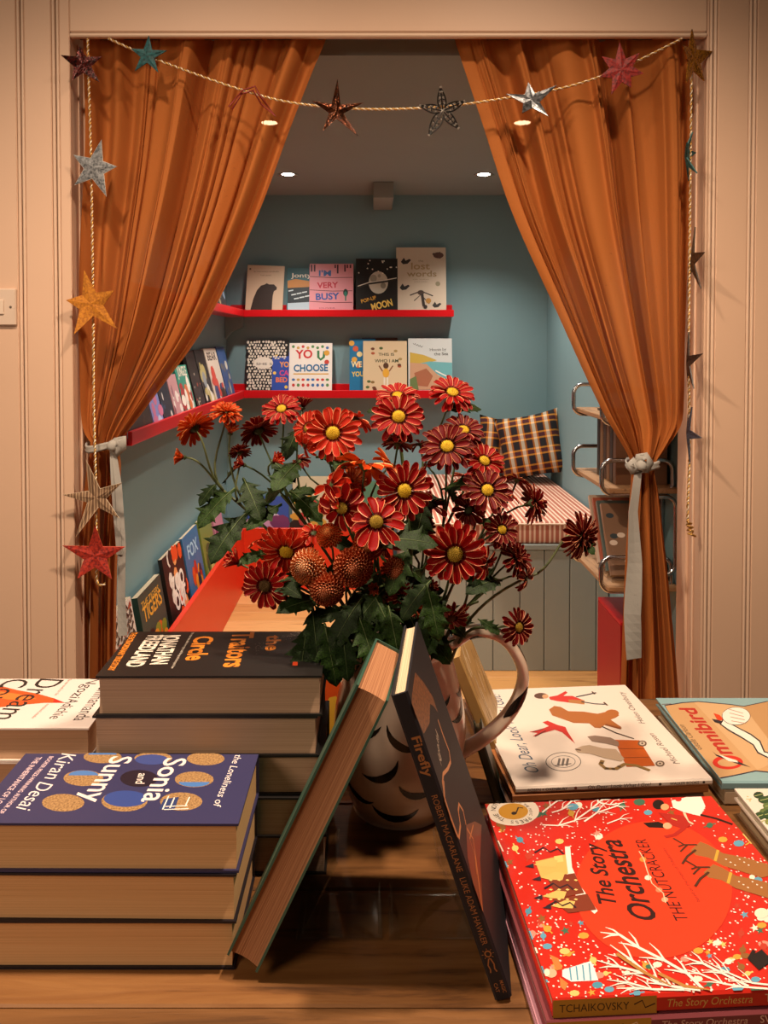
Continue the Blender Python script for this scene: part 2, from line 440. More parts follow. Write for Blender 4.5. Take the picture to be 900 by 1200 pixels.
for i, (x_, y_) in enumerate(DOWN):
    place = ('on the left near the back wall', 'on the right near the back wall', 'on the left behind the curtain', 'on the right behind the curtain')[i]
    t = thing('downlight', 'round recessed ceiling spotlight ' + place, 'lamp', (x_, y_, ZC), group='nook downlights')
    MB().lathe([(.026, 0), (.044, -.004), (.043, -.001), (.026, .0)], 32).build('trim_ring', mat('#d8d2c8', .3, .6), t, smooth=True)
    MB().lathe([(.0, -.0035), (.02, -.003), (.027, -.001), (.0272, .0)], 24).build('bulb', mat('#fff0dc', kind='emit', power=30), t, smooth=True)

# ---- red picture ledges along the left and back walls
LIP = -0.636; YL = NY - .10
def ledge(label, x0, x1, y0, y1, z0, z1, side, group):
    t = thing('picture_ledge', label, 'shelf', (x0 if side == 'back' else NX0, y0 if side == 'left' else NY, z0), group=group)
    ox, oy, oz = t.location
    def B(name, a, b, c, d, e, f, **k): MB().box(a - ox, b - ox, c - oy, d - oy, e - oz, f - oz, ch=.0015).build(name, red, t)
    if side == 'back':
        B('shelf_board', x0, x1, YL + .012, NY - .003, z0, z0 + .012); B('lip', x0, x1, YL, YL + .012, z0, z1); B('back_rail', x0 + .02, x1, NY - .014, NY, z0 + .012, z1 + .028)
    else:
        B('shelf_board', NX0 + .003, LIP - .012, y0, y1, z0, z0 + .012); B('lip', LIP - .012, LIP, y0, y1, z0, z1)
        B('back_rail', NX0, NX0 + .014, y0 + .01, y1, z0 + .012, z1 + .02); B('end_cap', NX0, LIP - .012, y0 - .008, y0, z0, z1)
    return t
gl = 'red picture ledges on the nook walls'
xe = atY(532, 363, YL).x
zu0, zu1 = atY(400, 371, YL).z, atY(400, 363, YL).z
zm0, zm1 = atY(400, 466.5, YL).z, atY(400, 457.5, YL).z
ledge('upper red picture ledge along the back wall', LIP - .1, xe, 0, 0, zu0, zu1, 'back', gl)
ledge('lower red picture ledge along the back wall under the first', LIP - .1, xe, 0, 0, zm0, zm1, 'back', gl)
ledge('upper red picture ledge on the side wall near the curtain edge', 0, 0, 2.45, YL + .0, zu0, zu1, 'left', gl)
ledge('lower red picture ledge on the side wall full of leaning books', 0, 0, 2.135, YL + .0, zm0, zm1, 'left', gl)
brm = mat('#7f9698', .6)
for zz, lab in ((zu0, 'small teal corner bracket under the upper red ledge'),):
    M = Matrix.Translation((NX0 + .002, NY - .052, zz))
    b = MB().prism([(0, 0, 0), (0.085, 0, 0), (0.085, 0, -.05), (.03, 0, -.075), (0, 0, -.11)], (0, .05, 0), M).build('shelf_bracket', brm); tag(b, lab, 'bracket')
# low red book box
zt = .455
t = thing('book_trough', 'low orange-red bookshelf box running along the side and back wall floor', 'shelf', (LIP, YL, ZF))
o = Vector(t.location)
def TB(name, a, b_, c, d, e, f): MB().box(a - o.x, b_ - o.x, c - o.y, d - o.y, e - o.z, f - o.z, ch=.002).build(name, redbox, t)
TB('front_panel', LIP - .018, LIP, 2.135, YL - .018, ZF, zt); TB('front_panel', LIP - .018, .10, YL - .018, YL, ZF, zt)
TB('bottom_panel', NX0 + .002, LIP - .018, 2.135, NY - .002, .30, .318); TB('bottom_panel', LIP - .018, .10, YL, NY - .002, .30, .318)
TB('end_panel', NX0 + .002, LIP - .018, 2.125, 2.135, ZF, zt)

# ---- bench with planked front
BF = 2.985; BT = atY(600, 638, BF).z; CT = atY(600, 612, BF).z
t = thing('storage_bench', 'built-in grey bench with tongue-and-groove front under the striped cushion', 'bench', (.1, BF, ZF))
bm_ = mat('#8a908a', .55, kind='paint'); o = Vector(t.location)
MB().box(.02, NX1 - .003 - o.x, .012, NY - .003 - BF, 0, BT - ZF - .02).build('carcass', bm_, t)
MB().box(0, NX1 - .003 - o.x, -.006, NY - .003 - BF, BT - ZF - .02, BT - ZF, ch=.002).build('seat_board', bm_, t)
xg = [atY(p, 700, BF).x for p in (515, 546.5, 578, 609.5, 638, 668, 699)]
xg = [.1 + .0 * 1] + [v for v in xg if v > .13] + [NX1 - .004]
for a, b in zip(xg, xg[1:]): MB().box(a + .0012 - o.x, b - .0012 - o.x, -.0, .012, 0.0, BT - ZF - .021, ch=.0025).build('front_plank', bm_, t)
# striped cushion
def pillow_fn(W, D, H, r):
    def fn(u, v):
        pass
cu = MB(); c0, c1 = .105, NX1 - .006; hh = CT - BT - .003
mb = MB(); nx, ny = 16, 16; 
def rb(mb, x0, x1, y0, y1, z0, z1, r, n=4, puff=0.0):
    # rounded cushion: stacked rounded rings
    prof = [(r * (1 - math.cos(a)), z0 + r * (1 - math.sin(a))) for a in [math.pi / 2 * i / n for i in range(n + 1)]]
    prof = [(r * (1 - math.sin(math.pi / 2 * i / n)), z0 + r * (1 - math.cos(math.pi / 2 * i / n))) for i in range(n + 1)] + [(r * (1 - math.cos(math.pi / 2 * i / n)), z1 - r * (1 - math.sin(math.pi / 2 * i / n))) for i in range(n + 1)]
    rings = []
    for inset, z in prof:
        a, b, c, d = x0 + inset, x1 - inset, y0 + inset, y1 - inset; rr = max(r - inset * .5, .002); ring = []
        for (cx, cy, a0) in ((b - rr, d - rr, 0), (a + rr, d - rr, 90), (a + rr, c + rr, 180), (b - rr, c + rr, 270)):
            for i in range(n + 1):
                t_ = math.radians(a0 + 90 * i / n); ring.append((cx + rr * math.cos(t_), cy + rr * math.sin(t_), z))
        rings.append(ring)
    n_ = len(rings[0]); vs = [p for r_ in rings for p in r_]
    fs = [(i * n_ + j, i * n_ + (j + 1) % n_, (i + 1) * n_ + (j + 1) % n_, (i + 1) * n_ + j) for i in range(len(rings) - 1) for j in range(n_)]
    fs += [list(range(n_))[::-1], [(len(rings) - 1) * n_ + j for j in range(n_)]]
    mb.add(vs, fs)
rb(mb, c0, c1, BF + .004, NY - .006, BT, CT, .014)
cush = mb.build('seat_cushion', mat('#e2c4ac', .85, kind='stripe', c2='#a8604c', scale=8.5), None, smooth=True)
cs = tag(cush, 'long pink and white striped seat cushion on the grey bench', 'cushion')
MBp = MB().tube([(c0 + .012, BF + .004, CT - .008), (c1 - .012, BF + .004, CT - .008)], .004, 6); MBp.build('piping', mat('#dcbfa8', .8), cush)
# plaid pillows
def pillow(label, c, size, tilt, roll, yaw, m):
    def side(s_):
        def fn(u, v):
            a, b = 2 * u - 1, 2 * v - 1
            e = (1 - a ** 4) * (1 - b ** 4)
            pin = 1 - .10 * (1 - a * a) * abs(b) ** 3 - .0; pin2 = 1 - .10 * (1 - b * b) * abs(a) ** 3
            return Vector((a * pin2 * size / 2, s_ * .075 * max(e, 0) ** .55, b * pin * size / 2))
        return fn
    mb = MB(); mb.grid(side(-1), 14, 14); mb.grid(side(1), 14, 14)
    M = Matrix.Translation(c) @ Matrix.Rotation(yaw, 4, 'Z') @ Matrix.Rotation(tilt, 4, 'X') @ Matrix.Rotation(roll, 4, 'Y')
    o = mb.build('throw_pillow', m, None, smooth=True); o.matrix_world = M
    return tag(o, label, 'cushion')
pc = atY(621, 516, 3.86)
pillow('black, orange and burgundy plaid pillow leaning in the bench corner', (pc.x + .0, 3.84, CT + .178), .31, -.2, -.20, -.25, mat('#331011', .9, kind='plaid'))
pc = atY(604, 520, 3.98)
pillow('darker plaid pillow half hidden behind the front plaid pillow', (pc.x - .05, 4.0, CT + .155), .28, -.2, .14, .1, mat('#331012', .9, kind='plaid', s2=1))

# ---- tubular shelf on the right wall
chrome = mat('#b9bcc0', .22, 1.0); shw = mat('#a9805a', .55, kind='wood', c2='#5e4028', axis=1)
t = thing('wall_shelf_unit', 'wall shelf of wooden boards in chrome tube loops behind the right curtain', 'shelf', (NX1, 2.5, .6))
o = Vector(t.location)
def loop(y, z0, z1, x0=.66, x1=.865, r=.03):
    pts = []
    for cx, cz, a0 in ((x1 - r, z1 - r, 0), (x0 + r, z1 - r, 90), (x0 + r, z0 + r, 180), (x1 - r, z0 + r, 270)):
        for i in range(6):
            a = math.radians(a0 + 18 * i); pts.append(Vector((cx + r * math.cos(a), y, cz + r * math.sin(a))) - o)
    MB().tube(pts, .0068, 8, closed=True).build('tube_loop', chrome, t, smooth=True)
y1_, y2_ = 2.66, 2.33
zl = [atY(677, 481, y1_).z, atY(680, 553, y1_).z, atY(703, 688, y2_).z]
for i, z in enumerate(zl):
    for yy in (y1_, y2_): loop(yy, z - .012, z + .086)
    MB().box(.672 - o.x, .876 - o.x, y2_ - .03 - o.y, y1_ + .03 - o.y, z - .005 - o.z, z + .009 - o.z, ch=.002).build('shelf_board', shw, t)
loop(y2_ - .02, zl[1] - .24, zl[1] - .016, x0=.75, x1=.868)
MB().box(.868 - o.x, .878 - o.x, y2_ + .1 - o.y, y2_ + .13 - o.y, zl[2] - .08 - o.z, zl[0] + .1 - o.z, ch=.002).build('wall_rail', chrome, t)
# books on it
cols = ['#6a4630', '#33241f', '#7d5638', '#4a3226', '#8a6544', '#2c2320']
for i, c in enumerate(cols):
    yy = 2.39 + i * .034
    book('%s tall slim book %s on the middle chrome-loop shelf' % (('brown', 'near-black', 'tan', 'dark brown', 'light tan', 'black')[i], ('at the near end', 'second in', 'third in', 'fourth in', 'fifth in', 'at the far end')[i]),
         .15, .19 + .01 * (i % 3), .028, frame((.785, yy, zl[1] + .0095 + .095 + .005 * (i % 3)), (1, 0, 0), (0, 0, 1), (0, -1, 0)), c, '#b89a74', 'books on the middle chrome shelf', hard=False, name='book')
for i, c in enumerate(('#8c6a52', '#54605a', '#a5543c', '#c0a890')):
    lean = .55; v = (0, math.sin(lean), math.cos(lean)); wv = (0, -math.cos(lean), math.sin(lean)); yb = 2.36 + i * .045
    def art(A, i=i):
        for k in range(9): A.disc((random.random() * .8 + .1, random.random() * .9 + .05), (.012, .008), random.choice(['#e7d2c0', '#c4543c', '#39444a', '#d8b070']))
        A.text('STORY', (.1, .75), (.8, .75), .016, '#f0e0d0') if False else None
    c0_ = Vector((.775, yb, zl[2] + .010)) + Vector(v) * .11 + Vector((0, 0, .012))
    book('%s picture book leaning %s on the lowest chrome-loop shelf' % (('brown', 'grey-green', 'rust red', 'cream')[i], ('nearest', 'second', 'third', 'last')[i]), .16, .22, .016,
         frame(c0_, (1, 0, 0), v, wv), c, '#c9b08e', 'leaning books on the lowest chrome shelf', hard=False, art=art)
tr_ = thing('storage_box', 'dark red box standing on the floor beside the bench end', 'box', (.73, 2.37, ZF))
rd = mat('#a5121a', .45)
MB().box(0, .012, 0, .24, 0, .385, ch=.001).build('side_panel', rd, tr_); MB().box(.128, .14, 0, .24, 0, .385, ch=.001).build('side_panel', rd, tr_)
MB().box(.012, .128, 0, .012, 0, .385).build('front_panel', rd, tr_); MB().box(.012, .128, .228, .24, 0, .385).build('back_panel', rd, tr_)
MB().box(.0, .14, 0, .24, .385, .397, ch=.002).build('lid', mat('#c4161f', .4), tr_)

# ================================================================ NOOK BOOKS
NB = (240, 270, 2.8125)
def back_book(label, x0, x1, ytop, zb, T, cover, art=None, th=.16, roll=0.0, dy=0.0, hard=False, pages='#d8c6a6', px=NB, **k):
    yb = YL + .018 + dy
    a, b = atY(x0, ytop, yb + .02), atY(x1, ytop, yb + .02)
    W = b.x - a.x; H = (a.z - zb) / math.cos(th)
    v = Vector((math.sin(roll), math.sin(th), math.cos(th))); v.normalize(); u = Vector((math.cos(roll), 0, -math.sin(roll))); u = (u - v * u.dot(v)).normalized(); wv = u.cross(v)
    base = Vector(((a.x + b.x) / 2 - math.sin(roll) * H / 2, yb + T, zb)); c = base + v * H / 2
    return book(label, W, H, T, frame(c, u, v, wv), cover, pages, 'picture books standing on the back ledges', art, hard=hard, eps=3e-4, px=px, **k)
zub, zmb = zu0 + .0125, zm0 + .0125
def A_bear(A):
    A.poly([(150, 262), (160, 225), (172, 197), (185, 182), (198, 178), (204, 174), (212, 178), (228, 178), (238, 188), (236, 196), (228, 200), (224, 215), (222, 240), (221, 262)], '#33241e')
    A.text('IN THE PLACE OF BEARS', (162, 138), (244, 138), .006, '#6a5140'); A.text('THE QUIET', (183, 150), (220, 150), .006, '#6a5140'); A.disc((150, 127), .005, '#6a5140')
back_book('cream picture book with a dark brown bear on the upper back ledge', 288.5, 332, 311, zub, .008, '#cdb296', A_bear, roll=.035)
def A_jon(A):
    A.poly([(273, 126), (350, 126), (350, 156), (273, 160)], '#1d5a62'); A.poly([(273, 166), (300, 160), (350, 168), (350, 190), (273, 190)], '#cf8a3c')
    A.poly([(273, 190), (350, 186), (350, 240), (273, 240)], '#1d2a30'); 
    for i in range(7): A.line([(276 + i * 9, 200 + (i * 13) % 30), (292 + i * 9, 197 + (i * 13) % 30)], .006, '#d9e6e8')
    A.poly([(273, 240), (350, 236), (350, 266), (273, 266)], '#b9cdd6'); A.text('Jonty', (284, 155), (352, 155), .022, '#f3ead8', .01)
back_book('teal sea picture book half behind the pink book', 336, 372, 314, zub, .006, '#2f7078', A_jon, dy=.018, th=.19)
def A_busy(A):
    for yy in (152, 196, 234): A.line([(346, yy), (420, yy + 4), (486, yy + 3)], .003, '#6a2a34')
    for x in (352, 362, 430, 438, 462, 470, 480): A.line([(x, 113), (x, 124 + (x % 5) * 6)], .008, '#4a1f2c')
    A.text("I'M", (376, 150), (416, 150), .028, '#2f5d9c', .03); A.text('VERY', (370, 190), (440, 188), .028, '#c22a40', .03); A.text('BUSY', (366, 229), (444, 226), .032, '#2b56a0', .03)
    A.pell((464, 205), 8, 12, '#20302c'); A.pell((464, 210), 5, 9, '#2f7a66'); A.line([(464, 218), (464, 232)], .006, '#2f7a66')
    A.text('OLIVER', (376, 258), (430, 258), .006, '#8a3c48')
back_book("pink picture book reading I'M VERY BUSY on the upper ledge", 362.5, 414, 309, zub, .008, '#e0949c', A_busy)
def A_moon(A):
    A.pell((572, 172), 32, 37, '#cfc6b4'); A.pell((556, 158), 11, 12, '#a39a88'); A.pell((588, 182), 9, 10, '#8f8676'); A.pell((575, 150), 5, 6, '#a39a88')
    A.line([(504, 190), (540, 176), (600, 168), (630, 160)], .009, '#2a2622'); A.line([(504, 184), (540, 172), (600, 163), (632, 157)], .004, '#f0e8d8')
    random.seed(3)
    for i in range(14): A.disc((506 + random.random() * 126, 98 + random.random() * 50), .0035, '#f4ead6')
    A.text('POP-UP', (517, 240), (566, 226), .018, '#e2a63c', .02); A.text('MOON', (552, 264), (620, 247), .034, '#eec25a', .03)
back_book('black picture book of a moon with gold title on upper ledge', 417, 466, 303, zub, .014, '#16130f', A_moon, pages='#c07040')
def bird(A, x, y, s, c='#2e2622', flip=1):
    A.poly([(x - 8 * s * flip, y + 2 * s), (x - 3 * s * flip, y - 5 * s), (x, y), (x + 6 * s * flip, y - 3 * s), (x + 9 * s * flip, y - 1 * s), (x + 3 * s * flip, y + 5 * s), (x - 4 * s * flip, y + 6 * s)], c)
def A_lost(A):
    A.text('the', (704, 104), (720, 104), .012, '#8c7a5c'); A.text('lost', (680, 128), (742, 128), .034, '#b09468', .015); A.text('words', (666, 152), (764, 152), .030, '#a58a60', .015)
    bird(A, 662, 100, 2.0); bird(A, 768, 80, 2.1, '#4a2c20', -1); A.pell((770, 82), 17, 10, '#5a3424'); bird(A, 658, 185, 2.0, '#2c2826'); bird(A, 764, 244, 1.8); A.disc((768, 176), .012, '#9a9070')
    A.line([(676, 214), (712, 200), (752, 216)], .006, '#3a2c24'); A.line([(690, 232), (712, 212), (740, 242)], .005, '#3a2c24'); A.pell((712, 205), 11, 8, '#4a3628'); A.line([(716, 210), (722, 250)], .014, '#2f241e'); A.pell((737, 232), 9, 9, '#b8863a'); A.disc((727, 252), .010, '#2c211b')
    A.text('ROBERT MACFARLANE', (686, 163), (738, 163), .005, '#9a8868'); A.text('JACKIE MORRIS', (690, 171), (734, 171), .005, '#9a8868')
back_book('large cream book titled the lost words ending the upper ledge', 464.5, 523, 289.5, zub, .012, '#d2c1aa', A_lost)
def A_dots(A):
    random.seed(5)
    for j in range(17):
        for i in range(13):
            A.ell((142 + i * 10 + random.uniform(-2, 2) + (j % 2) * 5, 368 + j * 9.6 + random.uniform(-1.5, 1.5)), (.0062 * random.uniform(.7, 1.15), .0085 * random.uniform(.6, 1)), '#e6dccb', n=7)
    A.lay(); A.pell((193, 437), 32, 20, '#efe5d5'); A.text('SHE S', (170, 444), (222, 444), .012, '#3a302a')
back_book('book with white spots on black under the cream bear book', 289.5, 338, 399.5, zmb, .010, '#1c1714', A_dots, dy=.019)
def A_bed(A):
    A.text('YOU', (246, 450), (292, 450), .026, '#f2a03a', .03); A.text('CAN', (246, 478), (292, 478), .026, '#d84a7c', .03); A.text('BED', (234, 500), (272, 500), .024, '#f07c3c', .03)
    for p in ((236, 410), (262, 404), (230, 470), (268, 516)): A.disc(p, .008, '#f0c85a')
back_book('small blue and orange book tucked behind the white choosing book', 318.5, 352, 413, zmb, .006, '#2f4fa8', A_bed, th=.2, dy=.011)
def A_you(A):
    A.text('YO', (299, 422), (355, 420), .042, '#cc2c2c', .03); A.line([(374, 396), (374, 418), (382, 426), (392, 418), (394, 398)], .012, '#3a7c4c')
    A.disc((402, 404), .014, '#d9a03a'); A.disc((402, 434), .012, '#c84030')
    A.text('CHOOSE', (293, 465), (406, 463), .034, '#1f6a9a', .03)
    random.seed(4)
    for i in range(8):
        A.disc((292 + i * 16, 383 + (i % 2) * 4), (.008, .008), random.choice(['#c8403a', '#5a8c50', '#3c6ca8', '#caa050', '#6a4a3a']), n=6)
        A.disc((292 + i * 16, 492), (.009, .007), random.choice(['#c8403a', '#5a8c50', '#3c6ca8', '#caa050']), n=6); A.disc((292 + i * 16, 510), (.008, .009), random.choice(['#c8403a', '#5a8c50', '#3c6ca8', '#6a4a3a']), n=6)
    A.line([(292, 473), (408, 473)], .006, '#d2a23c'); A.line([(300, 482), (390, 482)], .003, '#555')if False else None
back_book('white picture book reading YOU CHOOSE with rows of icons', 338.5, 389, 402.5, zmb, .009, '#eee6dc', A_you, dy=-.0, th=.2)
def A_blue(A):
    for i in range(5): A.disc((484 + (i * 13) % 30, 372 + i * 18), .014, ('#e0a848', '#d4603c', '#f0dca0')[i % 3])
    A.text('WE', (482, 450), (518, 450), .028, '#f0e2b0', .03); A.text('YOU', (484, 482), (524, 480), .024, '#e9c65a', .03)
back_book('bright blue book poking out left of the beige girl book', 409.5, 440, 397, zmb, .006, '#2474a0', A_blue, dy=.018)
back_book('dark brown book top showing behind the beige girl book', 424, 466, 396, zmb, .006, '#4a2e22', None, dy=.026)
def A_who(A):
    random.seed(8)
    for i in range(26):
        x, y = 528 + random.random() * 132, 384 + random.random() * 140
        if 560 < x < 640 and 400 < y < 520: continue
        A.disc((x, y), (.010, .007), random.choice(['#8a6a3c', '#6a3c28', '#a88c58', '#54683c', '#b05a3c']), n=8)
    A.text('THIS IS', (572, 413), (624, 413), .014, '#3c4a30', .01); A.text('WHO I AM', (560, 435), (638, 435), .016, '#3c4a30', .01)
    A.pell((597, 446), 9, 10, '#5a3a28'); A.pell((597, 470), 11, 15, '#e2a83a'); A.line([(586, 464), (574, 446)], .006, '#8a5a3c'); A.line([(608, 464), (620, 446)], .006, '#8a5a3c'); A.line([(592, 484), (592, 515)], .008, '#e8ddcb'); A.line([(602, 484), (602, 515)], .008, '#e8ddcb')
back_book('beige book of a girl in yellow reading THIS IS WHO I AM', 425.5, 477, 400, zmb, .010, '#d8c09a', A_who, dy=.0)
def A_sea(A):
    A.poly([(676, 362), (817, 362), (817, 440), (676, 440)], '#cfd3cf'); A.poly([(676, 402), (720, 410), (765, 428), (720, 442), (676, 436)], '#c8a84a')
    A.poly([(700, 440), (740, 432), (817, 436), (817, 500), (760, 470)], '#6fb0b4'); A.poly([(676, 436), (730, 440), (770, 478), (817, 500), (817, 525), (676, 525)], '#c79a78')
    A.poly([(690, 470), (730, 455), (752, 480), (735, 515), (700, 512)], '#a8684a'); A.line([(760, 462), (817, 490)], .006, '#efeae0'); A.poly([(676, 490), (696, 480), (705, 525), (676, 525)], '#6a7c4a')
    A.text('House by', (742, 398), (796, 396), .015, '#3c3a36'); A.text('the Sea', (756, 412), (802, 411), .015, '#3c3a36')
    for i in range(4): A.line([(686 + i * 8, 372 + i * 3), (690 + i * 8, 376 + i * 3), (695 + i * 8, 372 + i * 3)], .002, '#3c3a36')
back_book('seaside picture book with orange spine ending the lower back ledge', 478.5, 530, 397, zmb, .012, '#cfd3cf', A_sea, pages='#d2763c')

# face-out books leaning on the left wall
def side_book(label, px0, px1, ytop, zb, T, cover, art=None, th=.24, xb=-.655, group='', pages='#d8c6a6', hard=False):
    y0, y1 = atX(px0, 402, xb).y, atX(px1, 402, xb).y; W = y1 - y0
    ym = (y0 + y1) / 2; zt_ = atY((px0 + px1) / 2, ytop, ym).z; H = (zt_ - zb) / math.cos(th)
    v = Vector((-math.sin(th), 0, math.cos(th))); wv = Vector((math.cos(th), 0, math.sin(th)))
    H = min(H, (xb - T - NX0 - .016) / math.sin(th) ) if th > .05 else H
    base = Vector((xb - T / math.cos(th), ym, zb + .0005)); c = base + v * H / 2
    return book(label, W, H, T, frame(c, (0, 1, 0), v, wv), cover, pages, group, art, hard=hard, eps=2e-4)
def blobs(cols, n, r=.02, title=None, tc='#f4ead8', seed=1, t2=None):
    def art(A):
        random.seed(seed)
        for i in range(n): A.disc((.08 + random.random() * .84, .05 + random.random() * .6), (r * random.uniform(.5, 1.5), r * random.uniform(.4, 1.6)), random.choice(cols), n=9)
        if title: A.text(title, (.12, .78), (.88, .78), .035, tc, .02)
        if t2: A.text(t2, (.12, .62), (.88, .62), .03, tc, .02)
    return art
gm = 'books leaning on the lower side-wall ledge'
side_book('pale teal book at the near end of the lower side-wall ledge', 141, 151, 462, zmb, .012, '#8fb0a8', group=gm, th=.28)
side_book('wide dark brown book second from the near ledge end', 152, 180.5, 458, zmb, .014, '#2c1d18', blobs(['#4a2e24'], 6, .01), group=gm, th=.26)
side_book('periwinkle blue book with a small pink figure on side ledge', 181.5, 193, 447, zmb, .010, '#8c94d4', blobs(['#d87aa0', '#c8d0f0'], 5, .02, seed=3), group=gm)
side_book('navy book between the periwinkle and pink books', 194, 206, 446, zmb, .012, '#1b2333', blobs(['#2f4a6a', '#d8d0c8'], 5, .012, seed=4), group=gm)
side_book('dusty pink book beside the green animal book on side ledge', 207, 217, 440, zmb, .010, '#c08c90', blobs(['#e8dcd4', '#8a5060'], 8, .014, seed=5), group=gm)
side_book('orange-topped book peeking above the green animal book', 219, 229, 419, zmb, .006, '#d8501f', blobs(['#f0a040'], 3), group=gm, xb=-.702, th=.13)
side_book('green book with orange and white animals on side ledge', 218, 231, 429, zmb, .012, '#2f8c78', blobs(['#d8703c', '#f0e6d8', '#a83030', '#f0e6d8', '#28201c'], 16, .024, 'JUNGLE', seed=6), group=gm)
side_book('black book with a column of tiny letters on side ledge', 233, 242.5, 407, zmb, .014, '#1d1412', blobs(['#c8b8a0', '#a04030'], 9, .008, seed=7), group=gm)
side_book('black book with a yellow and grey picture on side ledge', 243.5, 253.5, 403, zmb, .013, '#1a1718', blobs(['#b8a86a', '#8a9098', '#c8a050', '#dcd6c8'], 12, .03, seed=8), group=gm)
side_book('white book with blue edge and colourful bear on side ledge', 254.5, 267, 404, zmb, .012, '#d8c8b8', blobs(['#cc4030', '#e0a83c', '#2c3a6c', '#33241e'], 12, .03, 'BEAR', '#33241e', seed=9), group=gm)
side_book('deep blue book nearest the back corner on side ledge', 268, 276.5, 407, zmb, .010, '#2c4f88', blobs(['#d8d0c0', '#6a6460', '#c0b4a0'], 8, .02, seed=10), group=gm)
gu = 'books leaning on the upper side-wall ledge'
side_book('dark book with gold figures leaning nearest the curtain on upper ledge', 243, 252, 313, zub, .012, '#3a2a20', blobs(['#a8803c', '#5a7088'], 8, .024, seed=11), group=gu)
side_book('dark blue-grey book at the corner of the upper side ledge', 256, 268, 309, zub, .012, '#20242a', blobs(['#5a6a7a', '#8a7a5c'], 8, .02, seed=12), group=gu)
gb = 'picture books in the low red box'
zb_ = .319
def maze(A):
    random.seed(21)
    for j in range(15):
        for i in range(6):
            x, y = .08 + i * .15, .04 + j * .063
            A.line([(x, y), (x + random.choice([.1, 0, .06]), y + random.choice([.04, .05])), (x + .1, y + random.choice([0, .03]))], .010, random.choice(['#2c2220', '#2c2220', '#a8402c', '#4a4038']))
def tig(A):
    A.text('THE TIGERS', (.1, .84), (.85, .84), .022, '#e0a83c', .01); A.text('TIGERS', (.1, .70), (.9, .70), .045, '#e8a83a', .02)
    random.seed(22)
    for i in range(30): A.disc((.1 + random.random() * .8, .05 + random.random() * .48), (.03, .02), random.choice(['#d8641c', '#f0e0c0', '#1c1410', '#e8902c', '#8a8a2c']), n=8)
def zoo(A):
    random.seed(23)
    for i in range(34): A.disc((.06 + random.random() * .88, .04 + random.random() * .92), (.026, .03), random.choice(['#e8501c', '#e8501c', '#f0a060', '#1c1614', '#e8ddd0']), n=7)
    A.text('ZOO', (.2, .56), (.85, .56), .055, '#f4ece0', .04); A.text('OUT', (.25, .38), (.85, .38), .055, '#f4ece0', .04)
def fox(A):
    random.seed(24)
    A.text('FOX', (.2, .72), (.85, .72), .05, '#a8d0e8', .02)
    for i in range(22): A.disc((.06 + random.random() * .88, .04 + random.random() * .5), (.024, .04), random.choice(['#d8501c', '#e8902c', '#b83018', '#1c2c3c', '#e8b050']), n=7)
side_book('black and white maze-lettered book nearest in the low red box', 145, 172, 657, zb_, .016, '#ddd0c4', maze, group=gb, th=.17)
side_book('dark green book with orange tigers in the low red box', 178, 203, 636, zb_, .02, '#28443c', tig, group=gb, th=.17)
side_book('orange and black book reading ZOO OUT in the low red box', 207, 227.5, 612, zb_, .014, '#201a18', zoo, group=gb, th=.17)
side_book('blue book with orange flames in the low red box', 229, 245, 602, zb_, .014, '#2f6c9c', fox, group=gb, th=.17)
side_book('olive green picture book further along the low red box', 247, 259, 592, zb_, .014, '#76863c', blobs(['#a8b060', '#3c5030', '#d8c878'], 14, .03, seed=25), group=gb, th=.17)
side_book('pink and blue picture book at the corner of the low red box', 261, 270, 585, zb_, .014, '#c8889c', blobs(['#7a9cc8', '#e8c8c8', '#884060'], 12, .03, seed=26), group=gb, th=.17)
for x0, x1, yt, c, cc, lab, sd in ((290, 338, 583, '#3c58a8', ['#d8a0c0', '#e8e0f0', '#7c3c68'], 'blue and pink book standing in the red box below back wall', 31),
                               (342, 392, 560, '#d0c4a4', ['#b84038', '#4c6c40', '#d8a040', '#33241e'], 'cream patchwork book standing in the red box behind the stems', 32),
                               (396, 446, 566, '#5c8468', ['#d8c890', '#a84838', '#2c4434'], 'green picture book standing in the red box behind the blooms', 33)):
    back_book(lab, x0, x1, yt, zb_, .012, c, blobs(cc, 26, .03, seed=sd), px=None)

# ================================================================ TABLE AND ITS BOOKS
TZ = .75; YR = 1.40
t = thing('display_table', 'worn pine table carrying the books and the flower jug', 'table', (0, 1.0, 0))
tw = [mat(c, .45, kind='wood', c2=d, c3=e, axis=0) for c, d, e in (('#7c5028', '#301a0a', '#8c6034'), ('#6c4622', '#2a1608', '#80562e'))]
ys = [.40, .565, .742, .905, 1.075, 1.24, YR]
for i, (a, b) in enumerate(zip(ys, ys[1:])):
    MB().box(-1.1, 1.15, a + .0008 - 1, b - .0008 - 1, TZ - .035, TZ, ch=.002).build('table_plank', tw[i % 2], t)
MB().box(-1.04, 1.09, .46 - 1, .485 - 1, TZ - .13, TZ - .036).build('apron', tw[1], t); MB().box(-1.04, 1.09, 1.325 - 1, 1.35 - 1, TZ - .13, TZ - .036).build('apron', tw[1], t)
for x in (-1.04, 1.02):
    for y in (.46, 1.28): MB().box(x, x + .07, y - 1, y - .93, 0, TZ - .036, ch=.004).build('leg', tw[1], t)

PGB = '#dcae7c'     # brown page edges
